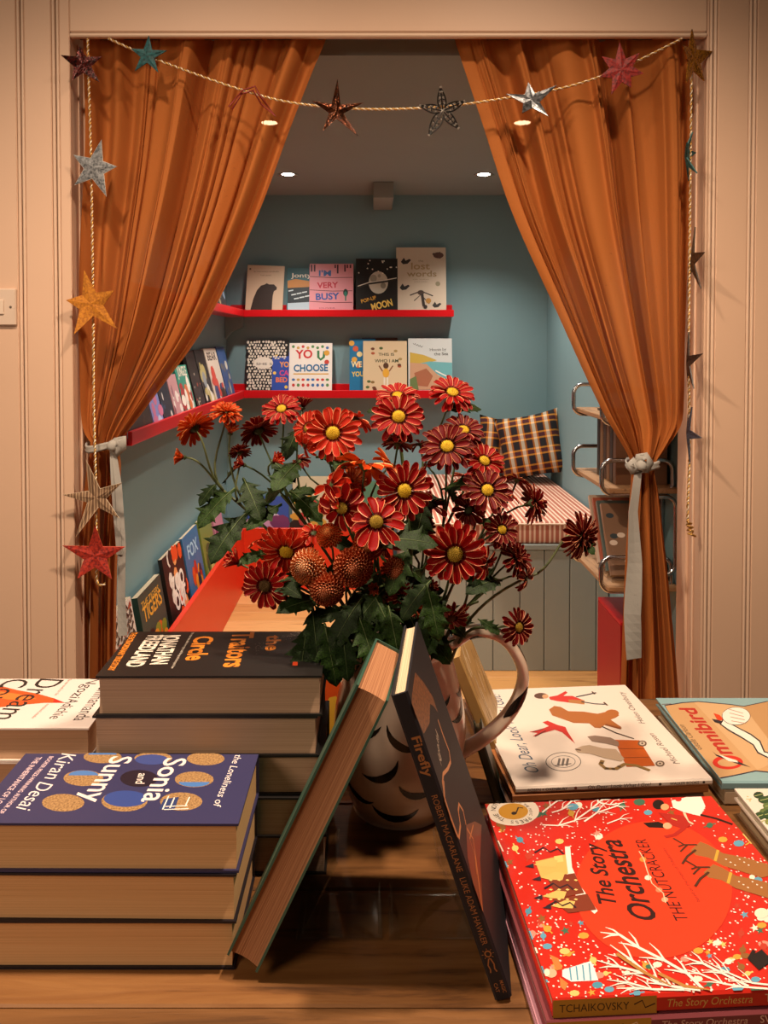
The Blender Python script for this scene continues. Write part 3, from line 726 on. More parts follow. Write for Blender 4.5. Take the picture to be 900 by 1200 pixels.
# --- purple stack
H3 = .0495; z3 = TZ + 3 * H3
Mp, Lp = flat_frame((-40, 964), (277, 965), z3, .137, H3, False, L=.268)
PX3 = (0, 860, 2.8125)
def A_purple(A):
    g, bl = '#b08a5c', '#4a78b8'
    def circ(cx, cy, rx, ry, up=0, dn=0, both=0):
        A.pell((cx, cy), rx, ry, g, kind='mottle', c2='#7a5c3c', scale=500)
        if up: A.poly([(cx + rx * .75 * math.cos(a), cy - ry * .35 - ry * .62 * math.sin(a)) for a in [math.pi * i / 10 for i in range(11)]], bl)
        if dn: A.poly([(cx + rx * .8 * math.cos(a), cy + ry * .35 + ry * .6 * math.sin(a)) for a in [math.pi * i / 10 for i in range(11)]], bl)
    circ(338, 76, 63, 21, up=1); circ(275, 146, 66, 26, up=1); circ(208, 227, 70, 29)
    A.pell((505, 80), 62, 20, g, kind='mottle', c2='#7a5c3c', scale=500); A.pell((500, 85), 55, 17, '#3c4a88')
    A.pell((410, 222), 76, 34, g, kind='mottle', c2='#7a5c3c', scale=500); A.pell((414, 214), 72, 27, '#34488c')
    circ(678, 82, 62, 22); circ(640, 150, 64, 26, dn=1); circ(597, 223, 70, 30, up=0)
    A.poly([(540, 215), (590, 208), (575, 250), (525, 248)], '#2c3c6c'); 
    for p in (((536, 250), (556, 205)), ((560, 245), (575, 210)), ((610, 240), (625, 208)), ((540, 250), (622, 247)), ((545, 240), (618, 237))): A.line(p, .0014, '#efe4dc')
    A.text('shortlist', (560, 215), (650, 238), .006, '#efe4dc') if False else None
    A.pell((458, 147), 62, 28, '#241826'); A.text('and', (458, 130), (446, 164), .010, '#e8d8d0', .01, .15)
    A.text('Sonia', (548, 80), (464, 224), .025, '#f0e0dc', .012)
    A.text('Sunny', (370, 74), (262, 224), .025, '#f0e0dc', .012)
    A.text('the Loneliness of', (776, 68), (702, 238), .0085, '#ece0dc', .0, .2)
    A.text('Kiran', (205, 64), (146, 146), .018, '#e8dcdc', .0, .25); A.text('Desai', (130, 158), (52, 244), .018, '#e8dcdc', .0, .25)
    A.text('THE INHERITANCE OF LOSS', (122, 76), (-30, 245), .0062, '#d8bcc4', .02); A.text('BOOKER PRIZE-WINNING AUTHOR OF', (164, 74), (-5, 262), .0050, '#d8bcc4', .02)
for i in range(3):
    z = TZ + i * H3
    M = shift(Mp, (-.003, .0, .002)[i] * 1.0, (.002, -.001, 0)[i], z - Mp.translation.z + .0002 * 0, (.004, -.006, 0)[i])
    Mx = M.copy()
    book(('purple-jacketed hardback lowest in the front stack', 'purple-jacketed hardback in the middle of the front stack', 'purple hardback with gold discs on top of the front stack')[i],
         .137, Lp, H3 - .0004, Mx, '#34335a' if i == 2 else '#16131e', PGB, 'thick hardbacks in the front stack', A_purple if i == 2 else None, px=PX3, pg2='#c89864')
# --- black stack (five)
H5 = .047; z5 = TZ + 5 * H5 + .002
Mt, Lt = flat_frame((112, 792), (377, 791.5), z5, .146, H5, False)
def A_trait(A):
    o = '#e08428'
    A.text('FREEDLAND', (222, 74), (140, 184), .020, '#e8dccc', .03); A.text('JONATHAN', (282, 72), (228, 176), .020, '#e8dccc', .03)
    A.text('The rebels who defied the regime, and the spy who betrayed them', (374, 64), (300, 190), .0036, '#d8ccbc'); A.text('circle', (382, 80), (352, 162), .034, o, .035) if False else None
    A.text('Circle', (388, 78), (352, 162), .024, o, .03); A.text('Traitors', (522, 64), (486, 186), .027, o, .03); A.text('the', (640, 74), (634, 128), .018, o, .03)
    A.text('THE EXTRAORDINARY TRUE STORY', (160, 64), (78, 198), .0075, o, .03)
    random.seed(2)
    for i in range(90):
        a = i / 90; x = 590 + a * 170 + random.uniform(-12, 12); y = 130 - 60 * a ** .6 + random.uniform(-10, 10); A.ell((x, y), .0007, '#a89c90', n=4)
    A.lay(); A.poly([(732, 146), (748, 146), (746, 180), (728, 180)], '#c8401c')
for i in range(5):
    dx, dy, r = ((.004, .004, .01), (-.003, .0, -.012), (0.002, .003, .008), (-.0045, .001, -.006), (0, 0, 0))[i]
    M = shift(Mt, dx, dy, TZ + i * (H5 + .0004) - Mt.translation.z, r)
    book(('black hardback at the bottom of the tall back stack', 'black hardback second up in the tall back stack', 'black hardback in the middle of the tall back stack', 'black hardback just under the orange-titled one', 'black hardback with orange title topping the tall stack')[i],
         .146, Lt, H5, M, '#191615', '#c09c80', 'black hardbacks in the tall stack', A_trait if i == 4 else None, px=(100, 720, 3.0), pg2='#a88468')
# --- white stack (two)
H2 = .0472; z2 = TZ + 2 * H2
Mw, Lw = flat_frame((-100, 853), (104, 853), z2, .165, H2, False, L=.25)
PX2 = (0, 770, 6.923)
def A_dream(A):
    A.poly([(-260, 330), (-100, 250), (0, 232), (140, 268), (300, 296), (440, 335), (530, 372), (360, 372), (180, 388), (0, 408), (-120, 420)], '#e2551c')
    A.poly([(0, 280), (150, 300), (300, 340), (180, 350), (60, 345), (-20, 330)], '#f07c30'); A.poly([(440, 336), (530, 372), (430, 370)], '#d42a1c')
    A.text('Chimamanda', (800, 170), (580, 515), .021, '#2c2628', -.006) if False else A.text('Chimamanda', (815, 235), (590, 515), .020, '#2c2628')
    A.text('Ngozi', (740, 172), (560, 330), .017, '#2c2628'); A.text('Adichie', (560, 340), (395, 500), .017, '#2c2628')
    A.text('The new novel from the', (560, 178), (440, 310), .005, '#b0604c'); A.text('international bestseller', (380, 380), (250, 498), .005, '#b0604c')
    A.text('Dream', (330, 176), (-80, 500), .040, '#1c1818'); A.text('Count', (60, 180), (-300, 480), .040, '#1c1818')
for i in range(2):
    M = shift(Mw, (-.002, 0)[i], 0, TZ + i * H2 - Mw.translation.z, (.006, 0)[i])
    book(('white hardback underneath the one with the orange flame', 'white hardback with an orange flame shape at the table edge')[i], .165, Lw, H2 - .0004, M, '#e9dcd6', '#c8a080', 'white hardbacks in the pair', A_dream if i == 1 else None, px=PX2, pg2='#b08c6c')

# --- red stack
ztr = TZ + .042; TR = .0165
Mr, Lr = flat_frame((648, 1172), (900, 1160), ztr, .304, TR, True, L=None)
a_, b_ = atZ(648, 1172, ztr), atZ(568, 942, ztr); e2 = (b_ - a_).normalized(); e1 = Vector((e2.y, -e2.x, 0))
DR = (b_ - a_).length; LR = .292
c_ = a_ + e1 * LR / 2 + e2 * DR / 2
def rframe(z, dx=0, dy=0): return frame((c_.x + dx, c_.y + dy, z), e2, -e1, (0, 0, 1))
PR = (560, 930, 2.647)
def A_nut(A):
    W = '#f1e4da'; random.seed(12)
    # scattered sweets and snow dots around the clear oval
    def inside(x, y): return ((x - 545) / 245) ** 2 + ((y - 300) / 215) ** 2 < 1.0
    for i in range(1300):
        x, y = random.uniform(20, 960), random.uniform(0, 640)
        if inside(x, y): continue
        A.ell((x, y), random.uniform(.0007, .0013), W, n=6)
    A.lay()
    cc = ['#4a90a8', '#c89a3c', '#3c6a54', '#d8c070', '#e8e0d0', '#b83a28', '#8a5a2c', '#5c9cb8', '#e08a78']
    for i in range(230):
        x, y = random.uniform(30, 940), random.uniform(20, 620)
        if inside(x, y) or (180 < x < 370 and 160 < y < 380): continue
        a = random.uniform(0, 3.14); k = random.choice((0, 0, 1, 2)); c = random.choice(cc); s_ = random.uniform(12, 19)
        if k == 0: A.pell((x, y), s_, s_ * .6, c, n=8)
        elif k == 1:
            dx, dy = s_ * math.cos(a), s_ * math.sin(a); A.line([(x - dx * 1.4, y - dy), (x + dx * 1.4, y + dy)], .0016, c); A.pell((x, y), s_ * .7, s_ * .6, c, n=8)
        else: A.poly([(x + s_ * .9 * (1 if j % 2 else .4) * math.cos(j * .6283), y + s_ * .8 * (1 if j % 2 else .4) * math.sin(j * .6283)) for j in range(10)], c)
    A.pell((545, 300), 244, 214, '#de3a1a', n=48)
    # badge
    A.pell((108, 55), 82, 45, '#e9dccb', n=36); A.pell((110, 56), 46, 25, '#c8902a', n=28); A.pell((112, 62), 8, 5, '#2c1c14'); A.line([(118, 62), (126, 44), (140, 46)], .0018, '#2c1c14')
    A.arc_text('PRESS THE NOTE', (108, 55), .0205, 3.9, 0.6, .0062, '#2c1c14'); A.arc_text('TO HEAR THE MUSIC', (108, 55), .0205, .1, -2.0, .0038, '#6a5040')
    # branches
    def branch(p, spread, n=3, wd=.0022):
        A.line(p, wd, W, taper=1)
        for k in range(1, len(p) - 1):
            for s_ in (-1, 1):
                dx, dy = p[k + 1][0] - p[k][0], p[k + 1][1] - p[k][1]
                q = (p[k][0] + dx * .8 - s_ * dy * spread, p[k][1] + dy * .8 + s_ * dx * spread * .7); m = ((p[k][0] + q[0]) / 2 + s_ * 3, (p[k][1] + q[1]) / 2 - 3)
                A.line([p[k], m, q], wd * .6, W, taper=1)
    branch([(200, 98), (250, 100), (300, 85), (350, 50), (385, 20), (400, 0)], .5); branch([(230, 60), (262, 50), (290, 25), (296, 0)], .5); branch([(330, 88), (370, 60), (430, 40), (470, 42)], .5)
    branch([(200, 60), (225, 40), (240, 15), (250, 0)], .5); branch([(400, 95), (440, 80), (480, 76)], .5, wd=.0016); branch([(360, 0), (372, 28), (410, 36), (450, 30)], .5); branch([(660, 612), (560, 590), (480, 520), (410, 470)], .4, wd=.003); branch([(900, 606), (820, 600), (760, 590), (690, 560), (640, 545)], .4); branch([(560, 612), (490, 604), (430, 606)], .4)
    branch([(700, 610), (650, 560), (580, 520), (500, 480), (440, 440), (380, 432)], .4, wd=.0034); branch([(690, 612), (600, 600), (520, 560), (440, 540), (370, 520)], .4, wd=.003); branch([(640, 612), (540, 610), (470, 590), (400, 580)], .4)
    branch([(840, 600), (760, 560), (700, 530), (640, 510)], .5, wd=.003); branch([(940, 600), (850, 590), (780, 560), (700, 520)], .4)
    for p in ([(560, 560), (640, 600), (720, 612)], [(430, 500), (520, 560), (600, 600)]): A.line(p, .004, '#b07a3c', taper=1)
    # castle
    A.poly([(270, 165), (286, 165), (292, 230), (320, 290), (372, 365), (362, 374), (310, 330), (276, 260)], W)
    A.poly([(178, 212), (272, 190), (280, 250), (196, 262)], '#d8b060'); A.poly([(236, 196), (262, 192), (266, 212), (240, 216)], '#e8c878'); A.poly([(214, 262), (300, 248), (330, 310), (250, 326)], '#7a3420'); A.poly([(232, 330), (340, 312), (368, 362), (280, 372)], '#7a3420')
    for (x, y) in ((178, 222), (200, 262), (205, 320), (232, 350)):
        A.poly([(x - 5, y), (x + 40, y - 18), (x + 70, y - 14), (x + 62, y + 8), (x + 20, y + 6)], '#d9b566'); A.poly([(x - 6, y - 4), (x - 32, y + 6), (x - 4, y + 10)], '#2c2430')
    for (x, y) in ((176, 184), (206, 296), (214, 352)): A.line([(x, y), (x + 28, y - 16), (x + 48, y - 2), (x + 72, y - 12), (x + 90, y + 4)], .0022, '#241c28')
    for i in range(12): A.disc((226 + (i % 4) * 26, 270 + (i // 4) * 30), (.0016, .0022), '#e8c878', n=4)
    # titles
    A.text('The Story', (405, 352), (385, 152), .017, '#2c1210', .015, .15) if False else None
    A.text('The Story', (432, 352), (378, 160), .018, '#2c1210', .02, .15); A.text('Orchestra', (560, 398), (440, 145), .026, '#2c1210', .02, .15)
    A.text('THE NUTCRACKER', (655, 396), (520, 142), .0135, '#2c1210', .0)
    A.text('based on the music of Tchaikovsky', (690, 336), (580, 170), .004, '#7a2418')
    for q in (((512, 205), '#d88a3c'), ((528, 262), '#e8dccc'), ((562, 300), '#d8805c'), ((580, 330), '#e8a080')): A.pell(q[0], 11, 8, q[1], n=9)
    A.line([(500, 180), (515, 205), (525, 240), (540, 280), (575, 310), (582, 340)], .0012, '#f0c0a0')
    # dancer in white and soldier at the upper right
    A.poly([(600, 22), (640, 2), (690, 6), (706, 40), (690, 70), (640, 58), (606, 44)], W); A.pell((560, 34), 18, 15, '#18100e'); A.pell((580, 42), 13, 10, '#d8a070'); A.pell((585, 14), 12, 8, '#18100e'); A.pell((622, 18), 10, 7, '#c82c28')
    A.line([(690, 66), (740, 78), (790, 96)], .004, '#18100e'); A.line([(640, 60), (650, 85), (668, 96)], .003, '#e8c8a8')
    A.poly([(512, 92), (560, 88), (582, 98), (580, 108), (530, 106)], '#18100e'); A.pell((588, 101), 14, 10, '#d8a880'); A.poly([(560, 60), (640, 70), (660, 100), (640, 112), (602, 100)], '#a8241c'); A.line([(600, 78), (618, 84)], .002, '#d8b060'); A.line([(640, 108), (610, 130), (580, 136)], .005, '#a8241c')
    # two reindeer
    br = '#9a6434'
    for dx, dy in ((0, 0), (40, 70)):
        A.poly([(690 + dx, 150 + dy), (716 + dx, 160 + dy), (760 + dx, 186 + dy), (830 + dx, 200 + dy), (900 + dx, 220 + dy), (930, 250 + dy), (880 + dx, 262 + dy), (810 + dx, 240 + dy), (760 + dx, 225 + dy), (716 + dx, 200 + dy), (676 + dx, 192 + dy), (660 + dx, 176 + dy)], br)
        A.line([(745 + dx, 176 + dy), (736 + dx, 210 + dy)], .003, '#c8a03c'); A.line([(680 + dx, 160 + dy), (640 + dx, 160 + dy), (606 + dx, 140 + dy)], .0026, '#4a2a1a'); A.line([(650 + dx, 160 + dy), (628 + dx, 182 + dy)], .002, '#4a2a1a'); A.line([(676 + dx, 176 + dy), (650 + dx, 196 + dy), (634 + dx, 220 + dy)], .0026, '#4a2a1a'); A.line([(640 + dx, 160 + dy), (622 + dx, 166 + dy)], .002, '#4a2a1a')
        for i in range(8): A.disc((770 + dx + i * 14, 205 + dy + (i % 3) * 9), .0011, W, n=5)
    # fairy at the lower left
    A.poly([(262, 548), (350, 520), (362, 545), (374, 580), (290, 584), (262, 568)], '#dfe6ea')
    for i in range(4): A.line([(285 + i * 20, 540 - i * 4), (290 + i * 20, 580)], .0014, '#5c9cb8')
    A.poly([(222, 500), (250, 512), (262, 545), (244, 550)], '#c07a3c'); A.poly([(254, 570), (280, 590), (270, 612), (256, 600)], '#c07a3c'); A.pell((228, 558), 17, 14, '#e0b090'); A.pell((214, 556), 9, 12, '#e8dcc8')
    # hat at the right
    A.poly([(836, 514), (880, 486), (915, 520), (872, 550)], '#1c1414'); A.poly([(852, 486), (862, 492), (846, 520), (836, 514)], '#1c1414'); A.pell((880, 372), 22, 16, '#e8dcc8')
def S_nut(A):
    A.poly([(0, .02), (.32, .02), (.32, .98), (0, .98)], '#b8862c'); A.text('TCHAIKOVSKY', (.02, .30), (.235, .30), .0070, '#33200f'); A.line([(.25, .55), (.275, .75), (.285, .35), (.315, .55)], .0012, '#3a1410')
    A.text('The Story Orchestra', (.35, .32), (.62, .32), .0070, '#d8b060', 0, .2); A.text('THE NUTCRACKER', (.66, .32), (.94, .32), .0075, '#e8c8a0')
def S_swan(A):
    A.poly([(0, .02), (.32, .02), (.32, .98), (0, .98)], '#b8862c'); A.text('TCHAIKOVSKY', (.02, .30), (.235, .30), .0062, '#33200f'); A.line([(.25, .55), (.275, .75), (.285, .35), (.315, .55)], .0012, '#e8c8a0')
    A.text('The Story Orchestra', (.35, .32), (.62, .32), .0062, '#d8b0a0', 0, .2); A.text('SWAN LAKE', (.66, .32), (.84, .32), .0068, '#e8c8b8')
book('red picture book with festive sweets pattern on top of the right pile', DR, LR, TR, rframe(ztr - TR), '#c4281c', '#d8c0a0', 'picture books in the right pile', A_nut, S_nut, px=PR, rough=.32)
book('mauve-spined picture book directly under the red festive one', DR, LR, .0148, rframe(TZ + .0104, -.006, -.004), '#7c3a40', '#d8b8b0', 'picture books in the right pile', None, S_swan)
book('pink picture book at the very bottom of the right pile', DR, LR, .0100, rframe(TZ + .0002, -.010, .0), '#c890a0', '#d8c0b8', 'picture books in the right pile')

# --- the white dog-cart book and the two under it
zo = TZ + .035; TO = .0085
Mo, Lo = flat_frame((604.5, 923), (835, 912.5), zo, .300, TO, True)
PO = (560, 790, 3.214)
def A_oh(A):
    k = '#4a2c1c'
    A.text('Oh Dear, Look What I Got!', (234, 372), (82, 78), .019, '#35506a', 0, .2)
    A.text('Helen Oxenbury', (632, 182), (556, 66), .0095, '#4a4038', 0, .2) if False else A.text('Helen Oxenbury', (630, 186), (548, 68), .0095, '#4a4038', 0, .2)
    A.text('Michael Rosen', (762, 338), (662, 224), .0095, '#4a4038', 0, .2)
    # child in a red coat
    A.poly([(268, 86), (300, 80), (330, 64), (338, 70), (322, 82), (356, 82), (402, 100), (398, 114), (350, 108), (300, 102), (272, 96)], '#c83024'); A.poly([(340, 96), (400, 98), (402, 114), (344, 108)], '#b0743c'); A.pell((238, 82), 26, 11, '#5c3c2c'); A.pell((254, 84), 12, 8, '#c89870')
    A.line([(370, 86), (410, 78), (446, 70)], .0035, '#2c3038'); A.line([(390, 104), (440, 112), (482, 114)], .0035, '#2c3038'); A.line([(430, 66), (440, 76)], .003, k); A.line([(474, 106), (488, 118)], .003, k)
    # brown bear
    A.poly([(268, 134), (288, 120), (312, 124), (340, 140), (400, 142), (450, 150), (486, 142), (510, 136), (532, 156), (520, 164), (500, 172), (520, 186), (540, 200), (520, 204), (480, 190), (462, 204), (440, 202), (420, 186), (360, 184), (310, 166), (280, 156)], '#a8642c')
    A.pell((505, 148), 26, 14, '#a8642c'); A.line([(468, 198), (520, 222), (588, 244)], .003, '#3c2418'); A.line([(480, 190), (540, 206)], .006, '#8a4c20')
    # scarlet bird
    A.poly([(244, 182), (262, 176), (300, 192), (330, 200), (336, 214), (366, 262), (352, 250), (318, 220), (290, 210), (240, 224), (206, 236), (226, 222), (194, 218), (236, 210), (268, 196)], '#c42c20'); A.line([(206, 218), (248, 206)], .002, '#5c2418'); A.line([(215, 236), (255, 214)], .002, '#5c2418')
    # cart with wheels
    A.poly([(514, 248), (608, 250), (668, 346), (560, 350)], '#b8561c')
    for i in (1, 2): A.line([(514 + 15 * i, 248 + 34 * i), (608 + 20 * i, 250 + 32 * i)], .0012, '#5c2810')
    for c in ((619, 262), (686, 338)): A.pell(c, 17, 11, '#6a5848'); A.pell(c, 11, 7, '#cbb9a8'); A.pell(c, 4, 3, '#3c2c24')
    # grey and cream animal riding, tabby tail
    A.poly([(412, 236), (440, 232), (500, 240), (530, 256), (532, 274), (480, 262), (430, 254)], '#8c7464'); A.poly([(366, 284), (392, 272), (420, 268), (470, 280), (520, 284), (552, 320), (540, 330), (480, 318), (420, 300), (376, 296)], '#b8a088'); A.line([(368, 284), (388, 288)], .003, k)
    A.line([(470, 326), (462, 340), (480, 356), (520, 358), (552, 340), (600, 346), (648, 364)], .006, '#8a6c3c'); 
    for p in ((466, 336), (486, 356), (510, 358), (532, 350)): A.disc(p, .003, '#4a3820', n=6)
    # stamp
    A.pell((322, 330), 67, 36, '#5a5450', n=36); A.pell((322, 330), 64, 33.5, '#e6d7cb', n=36); A.pell((322, 330), 46, 23, '#6a625c', n=30); A.pell((322, 330), 43.5, 21, '#e6d7cb', n=30)
    for x in (302, 318, 334): A.line([(x, 346), (x + 6, 318)], .003, '#6a625c')
    A.line([(288, 346), (352, 338)], .002, '#6a625c')
def S_oh(A):
    A.text('ROSEN + OXENBURY', (.06, .30), (.26, .30), .0036, '#33282a', .01); A.text('Oh Dear, Look What I Got!', (.36, .28), (.68, .28), .0046, '#33282a', 0, .2); A.text('WALKER BOOKS', (.78, .30), (.93, .30), .0036, '#33282a', .01); A.disc((.30, .5), .0022, '#8a3c2c', n=5); A.disc((.73, .5), .0022, '#4a3c30', n=5); A.disc((.955, .5), .002, '#33282a', n=5)
book('white picture book of a bear and a cart on the right', .300, Lo, TO, Mo, '#e6d7cb', '#dccab8', 'picture books in the middle right pile', A_oh, S_oh, px=PO, rough=.35)
book('tan-edged picture book under the white cart book', .300, Lo, .0118, shift(Mo, -.006, .0, TZ + .0145 - Mo.translation.z, .01), '#a86a3c', '#cfae88', 'picture books in the middle right pile')
book('brown picture book at the bottom under the white cart book', .300, Lo, .0140, shift(Mo, -.010, .002, TZ + .0003 - Mo.translation.z, -.008), '#5c4030', '#c8a880', 'picture books in the middle right pile')

# --- blue map-like bird book
zq = TZ + .033; xq = .468
yb, yf = atZ(800, 818, zq).y, atZ(850, 916, zq).y
def big(x0, x1, y0, y1, z): return frame(((x0 + x1) / 2, (y0 + y1) / 2, z), (0, 1, 0), (-1, 0, 0), (0, 0, 1))
PQ = (740, 790, 5.625)
def A_omni(A):
    tan = '#c39a6c'
    A.poly([(215, 205), (330, 186), (440, 178), (640, 196), (740, 210), (900, 176), (1200, 170), (1400, 640), (900, 650), (820, 642), (680, 672), (562, 690), (400, 470), (240, 290)], '#2c3040')
    A.poly([(222, 210), (335, 192), (440, 184), (640, 202), (740, 216), (900, 182), (1200, 178), (1400, 632), (900, 642), (820, 634), (680, 664), (566, 682), (405, 468), (248, 290)], tan)
    A.poly([(412, 186), (440, 184), (640, 202), (740, 216), (1000, 560), (830, 632)], '#cba67a'); A.poly([(740, 216), (900, 182), (1100, 560), (900, 420)], '#b88e60')
    A.pell((188, 225), 24, 26, '#6a3830'); A.line([(200, 200), (262, 196)], .002, '#6a3830')
    A.text('Omnibird', (600, 640), (296, 222), .034, '#b02c22', .02, 0) if False else None
    A.text('mnibird', (668, 528), (412, 224), .025, '#b02c22', .03)
    A.pell((635, 582), 100, 46, '#c82c20', n=30); A.pell((638, 584), 70, 27, tan, n=30); A.poly([(530, 505), (560, 540), (690, 590), (785, 615), (700, 575), (600, 545), (556, 530)], '#26262a'); A.poly([(572, 530), (690, 570), (706, 584), (640, 575)], '#e6e0d4')
    A.text('Giselle Clarkson', (470, 500), (345, 336), .0095, '#4a3c30', 0, .2)
    A.poly([(580, 330), (600, 300), (640, 318), (720, 360), (790, 395), (850, 440), (880, 510), (1000, 545), (1000, 590), (900, 556), (830, 522), (800, 470), (720, 420), (640, 375)], '#2c2c34')
    A.poly([(592, 330), (606, 306), (640, 324), (716, 366), (784, 402), (842, 446), (872, 516), (1000, 552), (1000, 582), (902, 548), (836, 514), (806, 464), (724, 412), (646, 368)], '#ece4d8')
    A.poly([(540, 258), (580, 270), (608, 300), (570, 310)], '#d0401c'); A.poly([(530, 296), (570, 304), (600, 312), (590, 330), (548, 318)], '#22202a')
    A.pell((690, 278), 94, 60, '#2c2c34', n=30); A.pell((690, 278), 91, 57, '#ede5da', n=30); A.poly([(600, 262), (610, 250), (640, 262), (620, 275)], '#ede5da')
    for i in range(4): A.line([(640 + i * 6, 232 + i * 26), (735 + i * 6, 260 + i * 22)], .0022, '#a88070')
book('pale blue picture book with a swan on brown paper', yb - yf, .32, .012, big(xq, xq + .32, yf, yb, zq - .012), '#86a9ae', '#d8cab0', 'picture books in the far right pile', A_omni, px=PQ)
book('cream picture book under the pale blue swan one', yb - yf, .31, .020, big(xq + .004, xq + .314, yf + .002, yb - .001, TZ + .0005), '#c0a88c', '#cdb590', 'picture books in the far right pile')
# --- vegetable book
zv = TZ + .036; yb2 = min(atZ(850, 924, zv).y, yf - .004); 
PV = (740, 790, 5.625)
def A_veg(A):
    A.pell((620, 765), 25, 17, '#b8863a'); A.pell((626, 768), 12, 8, '#33241c')
    random.seed(14)
    for i in range(26): A.disc((755 + random.random() * 40, 800 + random.random() * 250), .0012, '#c8a05c', n=5)
    for i in range(34):
        x, y = random.uniform(775, 1100), random.uniform(790, 1090)
        if x < 790 + (y - 790) * .1: continue
        A.pell((x, y), random.uniform(34, 52), random.uniform(18, 28), random.choice(['#2c4a2c', '#3c5c34', '#5c7040', '#7c8448', '#223c28']), n=10); A.line([(x - 25, y + 6), (x, y), (x + 28, y - 8)], .0012, '#a8b070')
    A.poly([(845, 1100), (1000, 1085), (1000, 1180), (900, 1180)], '#7c2c1c'); A.pell((820, 1040), 28, 18, '#4a3c24'); A.poly([(830, 1110), (846, 1104), (905, 1181), (890, 1181)], '#1c1c24')
book('white picture book with green artichoke leaves at the table right', .26, .30, .014, big(.474, .774, yb2 - .26, yb2, zv - .014), '#e4d6c8', '#d8cab0', 'picture books in the near right pile', A_veg, px=PV)
book('brown picture book under the white artichoke one', .26, .30, .021, big(.478, .776, yb2 - .258, yb2 - .001, TZ + .0005), '#7a5a40', '#c8b08c', 'picture books in the near right pile')

# ---------------------------------------------------------------- leaning pair
# green hardback: fore-edge to the camera, leaning right
Yg = .775
bl, tl = atY(266, 1162, Yg), atY(418, 846, Yg)
v = (tl - bl).normalized(); yaw = math.radians(9)
u = Vector((-math.sin(yaw), -math.cos(yaw), 0)); 
u = (u - v * u.dot(v)).normalized(); wv = u.cross(v)
HG = (tl - bl).length; TG, WG = .034, .15
# lowest edge must sit on the table
c = bl + v * HG / 2 - u * WG / 2 - wv * TG
Mg = frame(c, u, v, wv)
low = min((Mg @ Vector((a, b, d))).z for a in (-WG / 2, WG / 2) for b in (-HG / 2,) for d in (0, TG))
Mg = Matrix.Translation((0, 0, TZ - low + .0003)) @ Mg
book('thick hardback with a green cover leaning against the night-blue book', WG, HG, TG, Mg, '#37584a', '#b8825a', None, pg2='#8a5636')
# firefly book
Yf_ = .7475
bl, tl = atY(580, 1186, Yf_), atY(458, 829, Yf_)
v = (tl - bl).normalized(); yaw = math.radians(7)
u = Vector((math.sin(yaw), math.cos(yaw), 0)); u = (u - v * u.dot(v)).normalized(); wv = u.cross(v)
HFi = (tl - bl).length; TF, WF = .0165, .172
c = bl + v * HFi / 2 + u * WF / 2
Mf = frame(c, u, v, wv)
low = min((Mf @ Vector((a, b, d))).z for a in (-WF / 2, WF / 2) for b in (-HFi / 2,) for d in (0, TF))
Mf = Matrix.Translation((0, 0, TZ - low + .0003)) @ Mf
PF = (470, 730, 5.294); PF2 = (250, 720, 2.432)
def A_fire(A):
    g = '#c8844a'; cv = A.conv
    A.poly([(575, 165), (600, 195), (625, 235), (640, 280), (628, 262), (618, 255), (616, 310), (600, 340), (572, 322), (560, 290), (566, 230)], '#8a5430', kind='mottle', c2='#4a2a18', scale=300)
    A.line([(640, 300), (655, 345), (672, 390), (676, 420), (668, 440), (655, 455), (653, 480), (660, 540), (672, 590), (690, 625), (700, 636), (704, 600), (698, 560), (700, 540), (712, 560), (720, 600)], .0035, g)
    A.line([(655, 470), (658, 520), (676, 590), (696, 632)], .006, '#b8703c')
    A.poly([(720, 600), (745, 590), (764, 600), (760, 700), (770, 890), (740, 790), (724, 690)], '#6a3420'); A.line([(722, 610), (740, 640), (748, 700), (758, 780), (768, 880)], .003, g); A.line([(740, 600), (730, 640), (745, 690), (750, 740)], .002, g)
    for s_, y0, y1 in (('Firefly', 325, 415),):
        A.text(s_, (632, 325), (644, 418), .010, '#c9b8a0', 0, .2)
def S_fire(A):
    g = '#a5683a'
    A.text('Firefly', (.14, .35), (.27, .35), .0085, g, .02); A.text('ROBERT MACFARLANE', (.33, .35), (.58, .35), .0058, g); A.text('LUKE ADAM HAWKER', (.60, .35), (.82, .35), .0058, g)
    A.disc((.85, .5), .0035, g, n=9); A.disc((.85, .5), .0022, '#15131a', n=9)
    for i in range(8): A.line([(.85 + .013 * math.cos(i * .785), .5 + .26 * math.sin(i * .785)), (.85 + .018 * math.cos(i * .785), .5 + .36 * math.sin(i * .785))], .0006, g)
    A.line([(.865, .45), (.885, .3), (.90, .35), (.91, .3)], .0012, g); A.line([(.865, .55), (.885, .65), (.90, .6), (.91, .68)], .0012, g)
    A.text('MAGIC', (.94, .62), (.98, .62), .0034, g, .01); A.text('CAT', (.945, .25), (.975, .25), .0034, g, .01)
book('slim night-blue hardback with gold river leaning left by the jug', WF, HFi, TF, Mf, '#16151d', '#e0c8a4', None, A_fire, S_fire, px=PF2, rough=.6, eps=8e-5)
# clear book stands under the leaning books
def stand(label, x, y, s):
    gl_ = mat('#e8eef0', .05, kind='clear'); t = thing('acrylic_stand', label, 'stand', (x, y, TZ), group='clear acrylic easels under the leaning books')
    MB().box(-.045, .045, -.035, .035, .0, .003, ch=.0008).build('base', gl_, t)
    M = Matrix.Translation((-.04 * s, 0, .003)) @ Matrix.Rotation(math.radians(25 * s), 4, 'Y')
    MB().box(0, .003, -.03, .03, 0, .085, M, ch=.0008).build('back_plate', gl_, t)
    MB().box(.042 * s - .0015, .042 * s + .0015, -.03, .03, .003, .018, ch=.0006).build('front_lip', gl_, t)
stand('clear acrylic easel on the table by the green leaning book', -.035, .86, 1)
stand('clear acrylic easel on the table by the night-blue book', .062, .86, -1)

